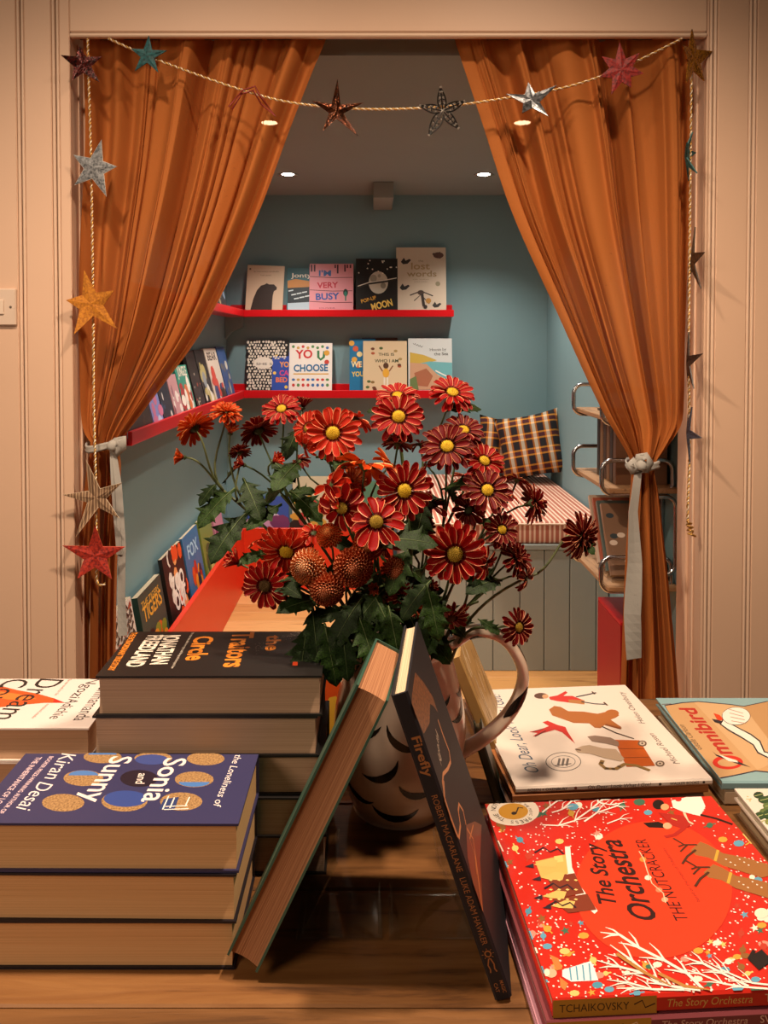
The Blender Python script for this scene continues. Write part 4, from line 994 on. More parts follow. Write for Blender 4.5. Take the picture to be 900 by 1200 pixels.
# ---------------------------------------------------------------- jug
JX, JY, JZ = .036, 1.078, TZ
JH = atY(500, 747, JY).z - TZ
jug = thing('flower_jug', 'white pottery jug with black crescent brush marks holding the flowers', 'jug', (JX, JY, JZ))
pr = [(0, .0), (.058, .0), (.062, .004), (.074, .03), (.084, .065), (.0885, .10), (.086, .135), (.078, .17), (.0705, .20), (.068, JH - .01), (.070, JH)]
def rad(z):
    for (r0, z0), (r1, z1) in zip(pr, pr[1:]):
        if z0 <= z <= z1 and z1 > z0: return r0 + (r1 - r0) * (z - z0) / (z1 - z0)
    return pr[-1][0]
def spout(p):   # pull the rim into a lip on the side away from the handle
    a = math.atan2(p.y, p.x); f_ = max(0, math.cos(a - math.radians(195))) ** 6 * max(0, (p.z - JH * .72) / (JH * .28)) ** 2
    return p * 1.0 + Vector((math.cos(a), math.sin(a), 0)) * .022 * f_ + Vector((0, 0, .010 * f_))
jm = mat('#d9c2ae', .22, coat=.5)
def smoothprof(p, n=3):
    out = []
    for i in range(len(p) - 1):
        p0, p1, p2, p3 = p[max(i - 1, 0)], p[i], p[i + 1], p[min(i + 2, len(p) - 1)]
        for k in range(n):
            t_ = k / n
            out.append(tuple(.5 * (2 * p1[j] + (p2[j] - p0[j]) * t_ + (2 * p0[j] - 5 * p1[j] + 4 * p2[j] - p3[j]) * t_ ** 2 + (-p0[j] + 3 * p1[j] - 3 * p2[j] + p3[j]) * t_ ** 3) for j in (0, 1)))
    return out + [p[-1]]
op = smoothprof(pr); inner = [(max(r - .005, 0), max(z, .006)) for r, z in reversed(op)]
mb = MB().lathe(op + [(op[-1][0] - .0025, JH + .002)] + inner, 64); mb.v = [tuple(spout(Vector(p))) for p in mb.v]
mb.build('body', jm, jug, smooth=True)
hpx = [(533, 752), (548, 742), (568, 739), (590, 748), (606, 768), (613, 792), (606, 820), (588, 846), (562, 868), (538, 882)]
hp = [atY(a, b, JY - .01) - Vector((JX, JY, JZ)) for a, b in hpx]
hp = [Vector((.062, 0, JH - .012))] + hp + [Vector((.0835, 0, hp[-1].z - .012))]
mb = MB(); n = 24; vs = []
sm = []
for i in range(len(hp) - 1):
    p0, p1, p2, p3 = hp[max(i - 1, 0)], hp[i], hp[i + 1], hp[min(i + 2, len(hp) - 1)]
    for k in range(4):
        t_ = k / 4; sm.append(.5 * (2 * p1 + (p2 - p0) * t_ + (2 * p0 - 5 * p1 + 4 * p2 - p3) * t_ ** 2 + (-p0 + 3 * p1 - 3 * p2 + p3) * t_ ** 3))
sm.append(hp[-1])
for i, p in enumerate(sm):
    tg = (sm[min(i + 1, len(sm) - 1)] - sm[max(i - 1, 0)]).normalized(); side = Vector((0, 1, 0)); nn = tg.cross(side).normalized()
    for j in range(n):
        a = 2 * math.pi * j / n; vs.append(p + side * (.0165 * math.cos(a)) + nn * (.0075 * math.sin(a)))
fs = [(i * n + j, i * n + (j + 1) % n, (i + 1) * n + (j + 1) % n, (i + 1) * n + j) for i in range(len(sm) - 1) for j in range(n)] + [list(range(n)), [(len(sm) - 1) * n + j for j in range(n)][::-1]]
mb.add(vs, fs); mb.build('handle', jm, jug, smooth=True)
mb = MB()
random.seed(9)
marks = [(-96, .045, .024), (-75, .075, .02), (-58, .12, .024), (-30, .155, .018), (-22, .10, .02), (-50, .175, .014), (-112, .10, .022), (-130, .06, .02), (-125, .15, .02), (-12, .175, .016), (-85, .14, .02), (-40, .06, .02), (10, .08, .02), (-150, .11, .022), (150, .07, .02), (120, .12, .02), (90, .08, .02), (60, .14, .02), (40, .06, .02)]
for ang, z, s_ in marks:
    s_ *= 1.35
    a0 = math.radians(ang); k = 10; vs = []; rt = random.uniform(-.6, .6)
    for i in range(k + 1):
        t_ = math.radians(-70 + 140 * i / k) - 1.57 + rt; th_ = .0006 + .34 * s_ * math.sin(math.pi * i / k)
        for rr in (s_ - th_, s_):
            dx, dz = rr * math.cos(t_), rr * math.sin(t_); zz = min(max(z + dz, .006), JH - .006); r = rad(zz) + .0009
            aa = a0 + dx / r; vs.append((r * math.cos(aa), r * math.sin(aa), zz))
    mb.add(vs, [(2 * i, 2 * i + 1, 2 * i + 3, 2 * i + 2) for i in range(k)])
mb.build('brush_mark_print', mat('#1a1512', .25), jug, smooth=True)
mb = MB()
for i0, ln, a0 in ((8, 5, 200), (17, 5, 20), (25, 6, 150), (13, 3, 60)):
    vs = []
    for k in range(ln + 1):
        i = i0 + k; p = sm[i]; tg = (sm[i + 1] - sm[i - 1]).normalized(); side = Vector((0, 1, 0)); nn = tg.cross(side).normalized(); hw = 42 * math.sin(math.pi * (k + .25) / (ln + .5))
        for j in range(7):
            a = math.radians(a0 + 14 * k + hw * (j / 3 - 1)); vs.append(p + side * (.0172 * math.cos(a)) + nn * (.0083 * math.sin(a)))
    mb.add(vs, [(k * 7 + j, k * 7 + j + 1, (k + 1) * 7 + j + 1, (k + 1) * 7 + j) for k in range(ln) for j in range(6)])
mb.build('handle_mark_print', mat('#1a1512', .25), jug, smooth=True)
# small things behind the jug
def A_gold(A):
    random.seed(31)
    for i in range(60):
        x, y = random.random(), random.random(); A.line([(x, y), (min(x + .06, 1), min(y + random.uniform(.08, .2), 1))], .002, random.choice(['#e8d0a0', '#f0e4cc', '#8a6030', '#5c4020']))
v = Vector((-.38, .0, .92)).normalized(); u = Vector((.16, .98, 0)); u = (u - v * u.dot(v)).normalized(); wv = u.cross(v)
HB = .17
Mgd = frame(Vector((.185, 1.24, TZ)) + v * HB / 2, u, v, wv); low = min((Mgd @ Vector((a, -HB / 2, d))).z for a in (-.07, .07) for d in (0, .018))
Mgd = Matrix.Translation((0, 0, TZ - low + .0003)) @ Mgd
book('gold-patterned book leaning behind the jug handle', .14, HB, .018, Mgd, '#b08c54', '#c8a870', None, A_gold)
v = Vector((-.30, .0, .95)).normalized(); u = Vector((.10, .99, 0)); u = (u - v * u.dot(v)).normalized(); wv = u.cross(v); HB = .09
Mgd = frame(Vector((.166, 1.10, TZ)) + v * HB / 2, u, v, wv); low = min((Mgd @ Vector((a, -HB / 2, d))).z for a in (-.03, .03) for d in (0, .012))
book('small dark green notebook leaning on the jug by the white book', .06, HB, .012, Matrix.Translation((0, 0, TZ - low + .0003)) @ Mgd, '#2f3a2c', '#8a7a58')
book('orange and yellow book standing between black stack and jug', .15, .11, .02, frame((-.085, 1.24, TZ + .055), (1, 0, 0), (0, 0, 1), (0, -1, 0)), '#d8541c', '#d8c0a0', None, blobs(['#e8b83c', '#c82c1c', '#f0d890'], 18, .015, seed=41), hard=False)
# light switch
sw = thing('light_switch', 'cream light switch plate on the left panelled wall', 'switch', (atY(5, 360, YW).x, YW, atY(5, 360, YW).z))
cr = mat('#d8c0ac', .35)
MB().box(-.055, .032, -.010, 0, -.045, .045, ch=.003).build('plate', cr, sw); MB().box(-.028, .004, -.014, -.010, -.018, .018, ch=.0015).build('rocker', mat('#e2ccb8', .3), sw)
MB().lathe([(0, .0), (.003, 0), (.003, .001), (0, .0012)], 10, Matrix.Translation((.020, -.0101, 0)) @ Matrix.Rotation(math.radians(90), 4, 'X')).build('screw', mat('#6a5c50', .4, .6), sw)

# ================================================================ CURTAINS
def interp(tab, y):
    if y <= tab[0][0]: return tab[0][1]
    for i in range(len(tab) - 1):
        y0, x0 = tab[i]; y1, x1 = tab[i + 1]
        if y <= y1:
            t = (y - y0) / (y1 - y0)
            m0 = (tab[min(i + 1, len(tab) - 1)][1] - tab[max(i - 1, 0)][1]) / max(tab[min(i + 1, len(tab) - 1)][0] - tab[max(i - 1, 0)][0], 1)
            m1 = (tab[min(i + 2, len(tab) - 1)][1] - tab[i][1]) / max(tab[min(i + 2, len(tab) - 1)][0] - tab[i][0], 1)
            h = y1 - y0
            return (2 * t ** 3 - 3 * t ** 2 + 1) * x0 + (t ** 3 - 2 * t ** 2 + t) * h * m0 + (-2 * t ** 3 + 3 * t ** 2) * x1 + (t ** 3 - t ** 2) * h * m1
    return tab[-1][1]
YC = 2.045
cm_ = mat('#bc6c2c', .85, kind='cloth', c2='#743c12', thin=1)
def curtain(label, ledge_, redge, ytie, seed, inner):
    random.seed(seed); nu, nv = 300, 110; ytop, ybot = 51, 930
    z0, z1 = ZS + .030, .03
    crease = [(random.uniform(.04, .97), random.uniform(.004, .010), random.uniform(.012, .026), random.uniform(-.04, .04)) for _ in range(13)]
    harm = [(k, random.uniform(0, 6.28), random.uniform(.5, 1.0) / k ** .35) for k in (4, 6, 9, 13, 18)]
    tot = sum(h[2] for h in harm)
    def prof(s): return sum(a * math.sin(6.2832 * k * s * .5 + p) for k, p, a in harm) / tot
    mb = MB()
    def fn(s, t):
        z = z0 + (z1 - z0) * t
        r = ORG; y = CY + F * ((CAMZ - z) / YC * cp - sp) / (cp + (CAMZ - z) / YC * sp)   # picture row of this height
        xl, xr = interp(ledge_, y), interp(redge, y)
        X0, X1 = atY(xl, y, YC).x, atY(xr, y, YC).x
        k = min(abs(y - ytie) / 130, 1)           # 0 at the tie
        wv = X1 - X0
        # folds bunch towards the inner edge on the way to the tie
        ss = s
        g = prof(s)
        amp = (.016 + .010 * k) * (1 if y > ytie else .75 + .25 * k)
        if y < 75: amp *= .8
        sway = .5 * prof(s + .13) * .035 * min(wv / .5, 1)
        sharp = math.copysign(abs(g) ** .75, g)
        Y = YC - .008 + amp * 2.0 * sharp + .008 * math.sin(40 * s + 3 * t)
        for c_, w_, h_, dr in crease: Y += h_ * (.4 + .6 * min(t * 2.5, 1)) * math.exp(-((s - c_ - dr * t) / w_) ** 2)
        if y < 80: Y += .006 * math.sin(s * 90) * (80 - y) / 29
        e = min(s, 1 - s)
        X = X0 + wv * ss + sway * min(e * 8, 1)
        if abs(y - ytie) < 60:                       # gather rounds into a bunch
            q = 1 - abs(y - ytie) / 60; Y += q * q * (-.018 * math.sin(math.pi * s))
        return Vector((X, min(max(Y, 1.995), 2.115), z))
    mb.grid(fn, nu, nv)
    # fine ruffled header
    o = mb.build('curtain', cm_, None, smooth=True)
    return tag(o, label, 'curtain')
TL, TR_ = 520, 545
curtain('rust-orange linen curtain tied back at the left of the opening', [(44, 104), (160, 108), (300, 101), (480, 99), (505, 102), (520, 110), (545, 107), (650, 98), (790, 95), (930, 93)],
        [(44, 384), (140, 346), (260, 301), (385, 241), (465, 183), (505, 152), (520, 141), (545, 143), (650, 139), (790, 137), (930, 136)], TL, 3, 1)
curtain('rust-orange linen curtain tied back at the right of the opening', [(44, 531), (140, 563), (250, 600), (365, 652), (480, 705), (528, 733), (545, 740), (575, 739), (650, 733), (800, 727), (930, 722)],
        [(44, 805), (200, 806), (400, 799), (470, 798), (497, 795), (520, 781), (545, 764), (575, 768), (700, 781), (815, 791), (930, 795)], TR_, 8, 0)
tag(MB().tube([(OX0 + .001, YC, ZS + .026), (OX1 - .001, YC, ZS + .026)], .006, 10).build('curtain_rail', mat('#3a2c24', .5), None, smooth=True), 'thin dark curtain rail under the timber header', 'rail')
# tie-backs
grey = mat('#a7a39c', .9, kind='cloth', c2='#7c7872')
def ribbon(mb, pts, wd, twist=None, th=.002):
    pts = [Vector(p) for p in pts]; k = len(pts); vs = []
    for i, p in enumerate(pts):
        t = (pts[min(i + 1, k - 1)] - pts[max(i - 1, 0)]).normalized(); a = (twist[i] if twist else 0)
        n = Vector((0, -1, 0)); sd = t.cross(n).normalized(); sd = sd * math.cos(a) + n * math.sin(a); nn = sd.cross(t).normalized()
        w_ = wd[i] if hasattr(wd, '__len__') else wd
        for (x, y) in ((-1, -1), (0, -1.6), (1, -1), (1, 1), (0, .4), (-1, 1)): vs.append(p + sd * (x * w_ / 2) + nn * (y * th / 2))
    n = 6
    mb.add(vs, [(i * n + j, i * n + (j + 1) % n, (i + 1) * n + (j + 1) % n, (i + 1) * n + j) for i in range(k - 1) for j in range(n)] + [list(range(n))[::-1], [(k - 1) * n + j for j in range(n)]])
def tie(label, cx, cy, rx, tails, bow):
    c = atY(cx, cy, YC); t = thing('curtain_tieback', label, 'tieback', c)
    mb = MB(); pts = []; tw = []
    for i in range(25):
        a = 6.2832 * i / 24; pts.append((rx * math.sin(a), -.045 * math.cos(a) - .005, .006 * math.sin(2 * a)))
    vs = []
    for i, p in enumerate(pts):
        for j, (dz, dr) in enumerate(((-.009, 0), (-.004, .002), (0, -.001), (.005, .002), (.010, 0), (0, -.004))):
            q = Vector(p); d = Vector((q.x, q.y + .005, 0)).normalized(); vs.append(q + d * dr + Vector((0, 0, dz)))
    mb.add(vs, [(i * 6 + j, i * 6 + (j + 1) % 6, (i + 1) * 6 + (j + 1) % 6, (i + 1) * 6 + j) for i in range(24) for j in range(6)])
    mb.build('band', grey, t, smooth=True)
    yk = YC - .060
    for pl in bow:
        mb = MB(); P_ = [atY(x, y, yk - d) - c for x, y, d in pl]; ribbon(mb, P_, [.014] + [.024] * (len(P_) - 2) + [.016], [0, .5, .9, .5, .2, 0][:len(P_)]); mb.build('loop', grey, t, smooth=True)
    mb = MB(); kk = atY(cx + (8 if cx < 400 else 0), cy, yk - .006) - c
    mb.lathe([(0, -.014), (.010, -.012), (.014, -.004), (.012, .006), (.007, .013), (0, .014)], 12, Matrix.Translation(kk) @ Matrix.Rotation(.5, 4, 'Y')); mb.build('knot', grey, t, smooth=True)
    for pl, wd in tails:
        mb = MB(); P_ = [atY(x, y, yk + .0 - .002 * (k_ % 2)) - c for k_, (x, y) in enumerate(pl)]
        sm_ = []
        for i in range(len(P_) - 1):
            for k in range(5): sm_.append(P_[i].lerp(P_[i + 1], k / 5))
        sm_.append(P_[-1]); n = len(sm_); ww = [wd[0] + (wd[1] - wd[0]) * min(i / n * 1.6, 1) for i in range(n)]
        ribbon(mb, sm_, ww, [.35 * math.sin(i * .35) for i in range(n)], .0016); mb.build('tail', grey, t)
tie('grey linen bow tied around the left curtain with long tails', 124, 522, .047, [([(133, 527), (139, 570), (143, 640), (142, 700), (144, 745)], (.012, .022)), ([(131, 527), (133, 560), (137, 610), (140, 650)], (.010, .016))],
    [[(128, 522, 0), (136, 518, .012), (144, 514, .016), (143, 524, .012), (136, 530, .008), (130, 527, 0)]])
tie('grey linen tie with one long wide tail on the right curtain', 752, 545, .040, [([(748, 552), (742, 600), (744, 660), (741, 720), (743, 772)], (.018, .040))],
    [[(746, 544, 0), (750, 536, .010), (758, 534, .014), (762, 543, .012), (757, 550, .006), (750, 550, 0)], [(752, 550, .002), (742, 552, .008), (738, 545, .01), (742, 541, .008), (748, 547, 0)]])

# ================================================================ GARLAND
gold1, gold2 = mat('#d8a85c', .35, .8), mat('#f4e4c8', .35, .5)
YG_ = 1.958
def cord(label, pts, YY):
    P_ = [atY(x, y, YY) for x, y in pts]; sm_ = []
    for i in range(len(P_) - 1):
        p0, p1, p2, p3 = P_[max(i - 1, 0)], P_[i], P_[i + 1], P_[min(i + 2, len(P_) - 1)]
        n = max(2, int((p2 - p1).length / .0022))
        for k in range(n):
            t = k / n; sm_.append(.5 * (2 * p1 + (p2 - p0) * t + (2 * p0 - 5 * p1 + 4 * p2 - p3) * t ** 2 + (-p0 + 3 * p1 - 3 * p2 + p3) * t ** 3))
    r0 = thing('garland_cord', label, 'garland', sm_[0])
    for ph, m in ((0, gold1), (math.pi, gold2)):
        q = []
        for i, p in enumerate(sm_):
            t = (sm_[min(i + 1, len(sm_) - 1)] - sm_[max(i - 1, 0)]).normalized(); a = t.cross(Vector((0, 1, 0))).normalized(); b = t.cross(a); f = ph + i * .85
            q.append(p + a * (.0019 * math.cos(f)) + b * (.0019 * math.sin(f)) - sm_[0])
        MB().tube(q, .0017, 5).build('strand', m, r0, smooth=True)
    return r0
cord('twisted gold cord sagging across the top of the opening', [(127, 45), (160, 60), (200, 76), (270, 101), (330, 118), (393, 126), (450, 128), (519, 125), (580, 117), (660, 103), (728, 80), (800, 45)], YG_)
cord('twisted gold cord hanging down the left jamb', [(103, 45), (104, 90), (107, 200), (109, 350), (110, 480), (112, 560), (113, 640), (114, 682), (124, 684)], YG_)
cr_ = cord('twisted gold cord hanging down the right jamb', [(811, 45), (809, 200), (808, 300), (807, 420), (808, 520), (806, 590), (806, 615)], YG_)
mb = MB(); pts = [atY(806 + 4 * math.sin(i * 1.9) + i * .5, 612 + i * 1.5, YG_ - .004 * math.cos(i * 1.9)) - cr_.location for i in range(12)]
mb.tube(pts, .0028, 6); mb.build('curled_end', gold1, cr_, smooth=True)
sig = [0]
def star(label, cx, cy, R, rot, mt, inner=.42, n=5, tilt=0.0, yaw=0.0, lens=None, th=.0035, bend=0.0, off=0.0, name='star_ornament', rim=None):
    c = atY(cx, cy, YG_ - .012 - off)
    M = Matrix.Translation(c) @ Matrix.Rotation(yaw, 4, 'Z') @ Matrix.Rotation(tilt, 4, 'X')
    root = thing(name, label, 'star ornament', M=M); random.seed(int(cx * 7 + cy))
    pts = []; Rm = R / F * YG_
    for i in range(2 * n):
        a = math.radians(rot + 90) + math.pi * i / n; L_ = (lens[i // 2] if lens else 1)
        r = Rm * (L_ if i % 2 == 0 else inner); pts.append((r, a))
    def pos(r, a, z): return Vector((r * math.cos(a), z - bend * (r / Rm) ** 2 * Rm * (.6 + .5 * math.sin(a * 2 + cx)), r * math.sin(a)))
    mb = MB(); vs = [pos(0, 0, -th * 1.3), pos(0, 0, th)]; sub = []
    # three rings: centre, mid, tip, raised along the ridges
    for (r, a) in pts: vs.append(pos(r * .5, a, -th * (1.1 if r > Rm * .5 else .7)))
    for (r, a) in pts: vs.append(pos(r, a, -th * .3))
    for (r, a) in pts: vs.append(pos(r, a, th * .5))
    k = 2 * n; fs = []
    for i in range(k):
        j = (i + 1) % k
        fs += [(0, 2 + j, 2 + i), (2 + i, 2 + j, 2 + k + j, 2 + k + i), (2 + k + i, 2 + k + j, 2 + 2 * k + j, 2 + 2 * k + i), (1, 2 + 2 * k + i, 2 + 2 * k + j)]
    mb.add(vs, fs); mb.build('star_body', mt, root)
    if rim:
        MB().tube([pos(r, a, 0) for r, a in pts], .0012, 5, closed=True).build('edge_binding', rim, root)
    return root
def fmat(a, b, r=.8, **k): return mat(a, r, kind='mottle', c2=b, scale=180, bump=.5, **k)
star('dark red star ornament with beads in the upper left corner', 96, 75, 24, 8, mat('#5c1c18', .3, .5, kind='sequin', c2='#180a08'), yaw=.5, lens=[.8, 1, 1.0, 1.1, 1], bend=.25)
star('teal star ornament near the left end of the top cord', 173, 65, 23, -4, fmat('#1f5c60', '#103638', .6), lens=[1, .9, 1, 1, 1], inner=.36)
star('silver grey felt star high on the left cord', 111, 197, 32, -14, fmat('#85878a', '#44484c', .6), inner=.38, rim=mat('#c0b8ae', .6), lens=[1.05, .9, .95, 1.1, .8])
star('mustard felt star beside the light switch on the left cord', 107, 356, 36, 10, fmat('#c47c1c', '#9a5a10', .8), inner=.40, lens=[1.1, .8, 1.1, 1.15, .9], bend=.2)
star('beige striped fabric star with long thin points low on left cord', 113, 583, 38, 12, mat('#b09070', .85, kind='stripe', c2='#6a4e38', scale=22), inner=.30, lens=[1.2, 1.0, 1.25, .95, 1.0], bend=.25, rim=mat('#c8b498', .8))
star('red-orange fabric star at the bottom of the left cord', 112, 651, 37, -2, fmat('#b8301c', '#6c1410', .7), inner=.36, lens=[1.0, 1.05, .85, .9, .95], bend=.2, rim=mat('#c84a30', .6), yaw=.15)
# gold cord tail under the red star
# top row
root = thing('wire_star_ornament', 'dark red open wire star hanging on the left curtain', 'star ornament', atY(296, 112, YG_ - .014))
q = []; o_ = root.location.copy()
for x, y in ((268, 125), (284, 106), (299, 101), (303, 110), (312, 122), (323, 136), (306, 122), (297, 106), (283, 110), (272, 128)): q.append(atY(x, y, YG_ - .014 - .01 * math.sin(x)) - o_)
MB().tube(q, .0022, 6, closed=True).build('wire', mat('#7a1c12', .4, .3), root, smooth=True)
star('dark sequinned star with gold glints hanging near the ceiling lamp', 394, 130, 33, 2, mat('#6b3a22', .22, .8, kind='sequin', c2='#120a08'), inner=.27, lens=[1, .9, .95, 1.15, 1.05], bend=.3, yaw=.3)
# snowflake
rt = thing('snowflake_ornament', 'black and silver filigree snowflake hanging at the middle of the cord', 'star ornament', atY(519, 130, YG_ - .012)); s0 = YG_ / F
sm1, sm2 = mat('#1c1a18', .4, .4), mat('#a8a29a', .3, .7)
for i in range(5):
    a = math.radians(90 + 72 * i + 6); L_ = 27 * s0 * (1.0 if i != 2 else 1.2); d = Vector((math.cos(a), 0, math.sin(a))); nn = Vector((-math.sin(a), 0, math.cos(a)))
    mb = MB()
    for s_ in (-1, 1):      # openwork arm: a long leaf outline with cross ribs
        q = [d * (L_ * t_) + nn * (s_ * L_ * .20 * math.sin(math.pi * min(t_ * 1.02, 1)) ** .8 * (1.15 - .6 * t_)) for t_ in [k / 8 for k in range(1, 9)]]
        mb.tube(q, .0019, 5)
    for t_ in (.25, .45, .65, .85): mb.tube([d * (L_ * t_) - nn * (L_ * .2 * (1.1 - t_)), d * (L_ * (t_ + .08)), d * (L_ * t_) + nn * (L_ * .2 * (1.1 - t_))], .0016, 5)
    mb.tube([d * .002, d * L_], .0017, 5)
    mb.build('arm', sm1, rt)
    mb = MB()
    for r_ in (.3, .55, .8, 1.0):
        for s_ in (-1, 1):
            mb.lathe([(0, -.0015), (.0026, 0), (0, .0015)], 6, Matrix.Translation(d * (L_ * r_) + nn * (s_ * L_ * .12 * (1.15 - r_)) + Vector((0, -.003, 0))) @ Matrix.Rotation(1.57, 4, 'X'))
    mb.build('silver_bead', sm2, rt)
MB().lathe([(0, -.003), (.006, 0), (0, .003)], 8, Matrix.Rotation(1.57, 4, 'X')).build('centre_bead', sm2, rt)
star('shiny silver star hanging against the right curtain', 622, 118, 28, 6, mat('#9a9ca0', .35, .85, kind='mottle', c2='#505458', scale=120, bump=.6), inner=.36, lens=[.8, 1.05, .9, 1.0, 1.1], bend=.35, tilt=-.3)
star('flat red eight-pointed star on the right of the top cord', 728, 82, 29, 4, fmat('#98221c', '#5c1010', .6), n=7, inner=.48, lens=[1.1, .95, .9, 1.05, .8, .9, 1])
star('glittery gold star in the upper right corner', 812, 69, 33, 6, mat('#c8862c', .35, .7, kind='sequin', c2='#7a4a14'), inner=.42, yaw=.65, lens=[1, 1, 1.1, .9, 1], bend=.2)
star('teal felt star seen edge-on on the right cord', 804, 183, 30, 0, fmat('#2f6c6c', '#163e40', .7), inner=.36, yaw=1.15, lens=[.9, 1, 1, 1.05, 1], bend=.4)
star('dark bronze star seen edge-on on the right cord', 811, 305, 38, 10, fmat('#4a3a2c', '#1c1410', .4), inner=.30, yaw=1.4, bend=.22)
star('dark star with curled points lower on the right cord', 806, 425, 36, 0, fmat('#3c302a', '#141010', .4), inner=.28, yaw=1.38, bend=.25)
star('dark blue-grey curled star lowest on the right cord', 806, 508, 34, 20, fmat('#4a5060', '#1c1c24', .5), inner=.28, yaw=1.38, bend=.25)

# ================================================================ FLOWERS
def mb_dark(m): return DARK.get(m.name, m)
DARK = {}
def petal_mesh(mb, M, Lp, Wp, cup, curl, mi, me, k=5, edge=.90):
    """petal along +x, face up +z"""
    rows = [(0, .22), (.25, .62), (.55, .95), (.82, 1.0), (.95, .72), (1.0, .32)][:]
    vs = []
    for t, w_ in rows:
        for s_ in (-1, -edge, 0, edge, 1):
            y = s_ * w_ * Wp / 2; vs.append(M @ Vector((t * Lp, y, cup * Wp * abs(s_) ** 1.6 * (.4 + .6 * math.sin(min(t, 1) * 2.6)) + curl * Lp * t * t)))
    n = len(rows)
    mb.use(mi); mb.add(vs, [(i * 5 + j, i * 5 + j + 1, (i + 1) * 5 + j + 1, (i + 1) * 5 + j) for i in range(1, n - 1) for j in (1, 2)]); ob = len(mb.v) - len(vs)
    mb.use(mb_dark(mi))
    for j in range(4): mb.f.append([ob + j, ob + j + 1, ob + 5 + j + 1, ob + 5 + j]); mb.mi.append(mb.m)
    mb.use(me); o = len(mb.v) - len(vs)
    for i in range(1, n - 1):
        for j in (0, 3): mb.f.append([o + i * 5 + j, o + i * 5 + j + 1, o + (i + 1) * 5 + j + 1, o + (i + 1) * 5 + j]); mb.mi.append(mb.m)
def daisy_mesh(kind, mi, me, seed):
    random.seed(seed); mb = MB()
    if kind == 'daisy':
        for ring, (n, L_, W_, el, z) in enumerate(((18, 1.0, .25, .04, 0), (15, .86, .24, .30, .03))):
            for i in range(n):
                a = 6.2832 * (i + random.uniform(-.25, .25)) / n + ring * .2; e = el + random.uniform(-.16, .2)
                M = Matrix.Rotation(a, 4, 'Z') @ Matrix.Translation((.17, 0, z)) @ Matrix.Rotation(-e, 4, 'Y') @ Matrix.Rotation(random.uniform(-.3, .3), 4, 'X')
                petal_mesh(mb, M, (L_ - .17) * random.uniform(.88, 1.05), W_, .28, -random.uniform(.05, .28), mi, me)
    elif kind == 'open':     # drooping, fewer wide petals
        for i in range(13):
            a = 6.2832 * (i + random.uniform(-.3, .3)) / 13; e = random.uniform(-.5, .25)
            M = Matrix.Rotation(a, 4, 'Z') @ Matrix.Translation((.14, 0, 0)) @ Matrix.Rotation(-e, 4, 'Y') @ Matrix.Rotation(random.uniform(-.5, .5), 4, 'X')
            petal_mesh(mb, M, .85 * random.uniform(.85, 1.1), .38, .32, -random.uniform(.0, .3), mi, me)
    elif kind == 'mum':      # half double, seen from the side or back
        for ring, (n, L_, W_, el, z) in enumerate(((20, 1.0, .24, -.15, 0), (18, .92, .22, .25, .05), (14, .75, .2, .7, .08), (10, .5, .18, 1.1, .1))):
            for i in range(n):
                a = 6.2832 * (i + random.uniform(-.3, .3)) / n; e = el + random.uniform(-.15, .15)
                M = Matrix.Rotation(a, 4, 'Z') @ Matrix.Translation((.10, 0, z)) @ Matrix.Rotation(-e, 4, 'Y') @ Matrix.Rotation(random.uniform(-.3, .3), 4, 'X')
                petal_mesh(mb, M, L_ * .92, W_, .34, -.12, mi, me)
    elif kind == 'pompon':
        n = 190; mb.use(mi); mb.lathe([(0, -.22), (.3, -.18), (.48, .08), (.40, .36), (.22, .50), (0, .54)], 12)
        for i in range(n):
            f = (i + .5) / n; th = math.acos(1 - 1.35 * f); a = i * 2.39996
            d = Matrix.Rotation(a, 4, 'Z') @ Matrix.Rotation(th - math.pi / 2, 4, 'Y')
            r0 = .44; M = d @ Matrix.Translation((r0, 0, 0)) @ Matrix.Rotation(-.25 - .5 * (1 - f), 4, 'Y')
            M = Matrix.Translation((0, 0, .1)) @ M
            petal_mesh(mb, M, .26 + .28 * f, .20, .55, .30 - .6 * f, mi, me, edge=.78)
    elif kind == 'bud':
        for ring, (n, L_) in enumerate(((9, 1.0), (7, .9))):
            for i in range(n):
                a = 6.2832 * (i + .5 * ring) / n; M = Matrix.Rotation(a, 4, 'Z') @ Matrix.Translation((.10, 0, 0)) @ Matrix.Rotation(-(1.05 + .25 * ring + random.uniform(-.15, .1)), 4, 'Y')
                petal_mesh(mb, M, L_, .34, .4, -.10 + random.uniform(-.1, .1), mi, me)
    return mb.mesh('petals', True)
def centre_mesh(m, r=.24):
    mb = MB().use(m); mb.lathe([(r, 0), (r * .92, .07), (r * .6, .12), (0, .14)], 16)
    for i in range(70):
        f = (i + .5) / 70; rr = r * math.sqrt(f) * .98; a = i * 2.39996; z = .14 * (1 - (rr / r) ** 2 * .6)
        x, y = rr * math.cos(a), rr * math.sin(a); s_ = .026
        mb.add([(x - s_, y, z - .02), (x, y - s_, z - .02), (x + s_, y, z - .02), (x, y + s_, z - .02), (x, y, z + .05)], [(0, 1, 4), (1, 2, 4), (2, 3, 4), (3, 0, 4)])
    return mb.mesh('flower_centre', False)
def calyx_mesh(m):
    mb = MB().use(m); mb.lathe([(.03, -.24), (.07, -.22), (.17, -.12), (.24, -.02), (.20, .03), (0, .05)], 12)
    for i in range(10):
        a = i * .6283; M = Matrix.Rotation(a, 4, 'Z'); mb.add([M @ Vector(p) for p in ((.17, -.05, -.11), (.17, .05, -.11), (.30, 0, .02), (.24, 0, -.03))], [(0, 1, 2), (0, 2, 3), (1, 2, 3)])
    return mb.mesh('calyx', True)
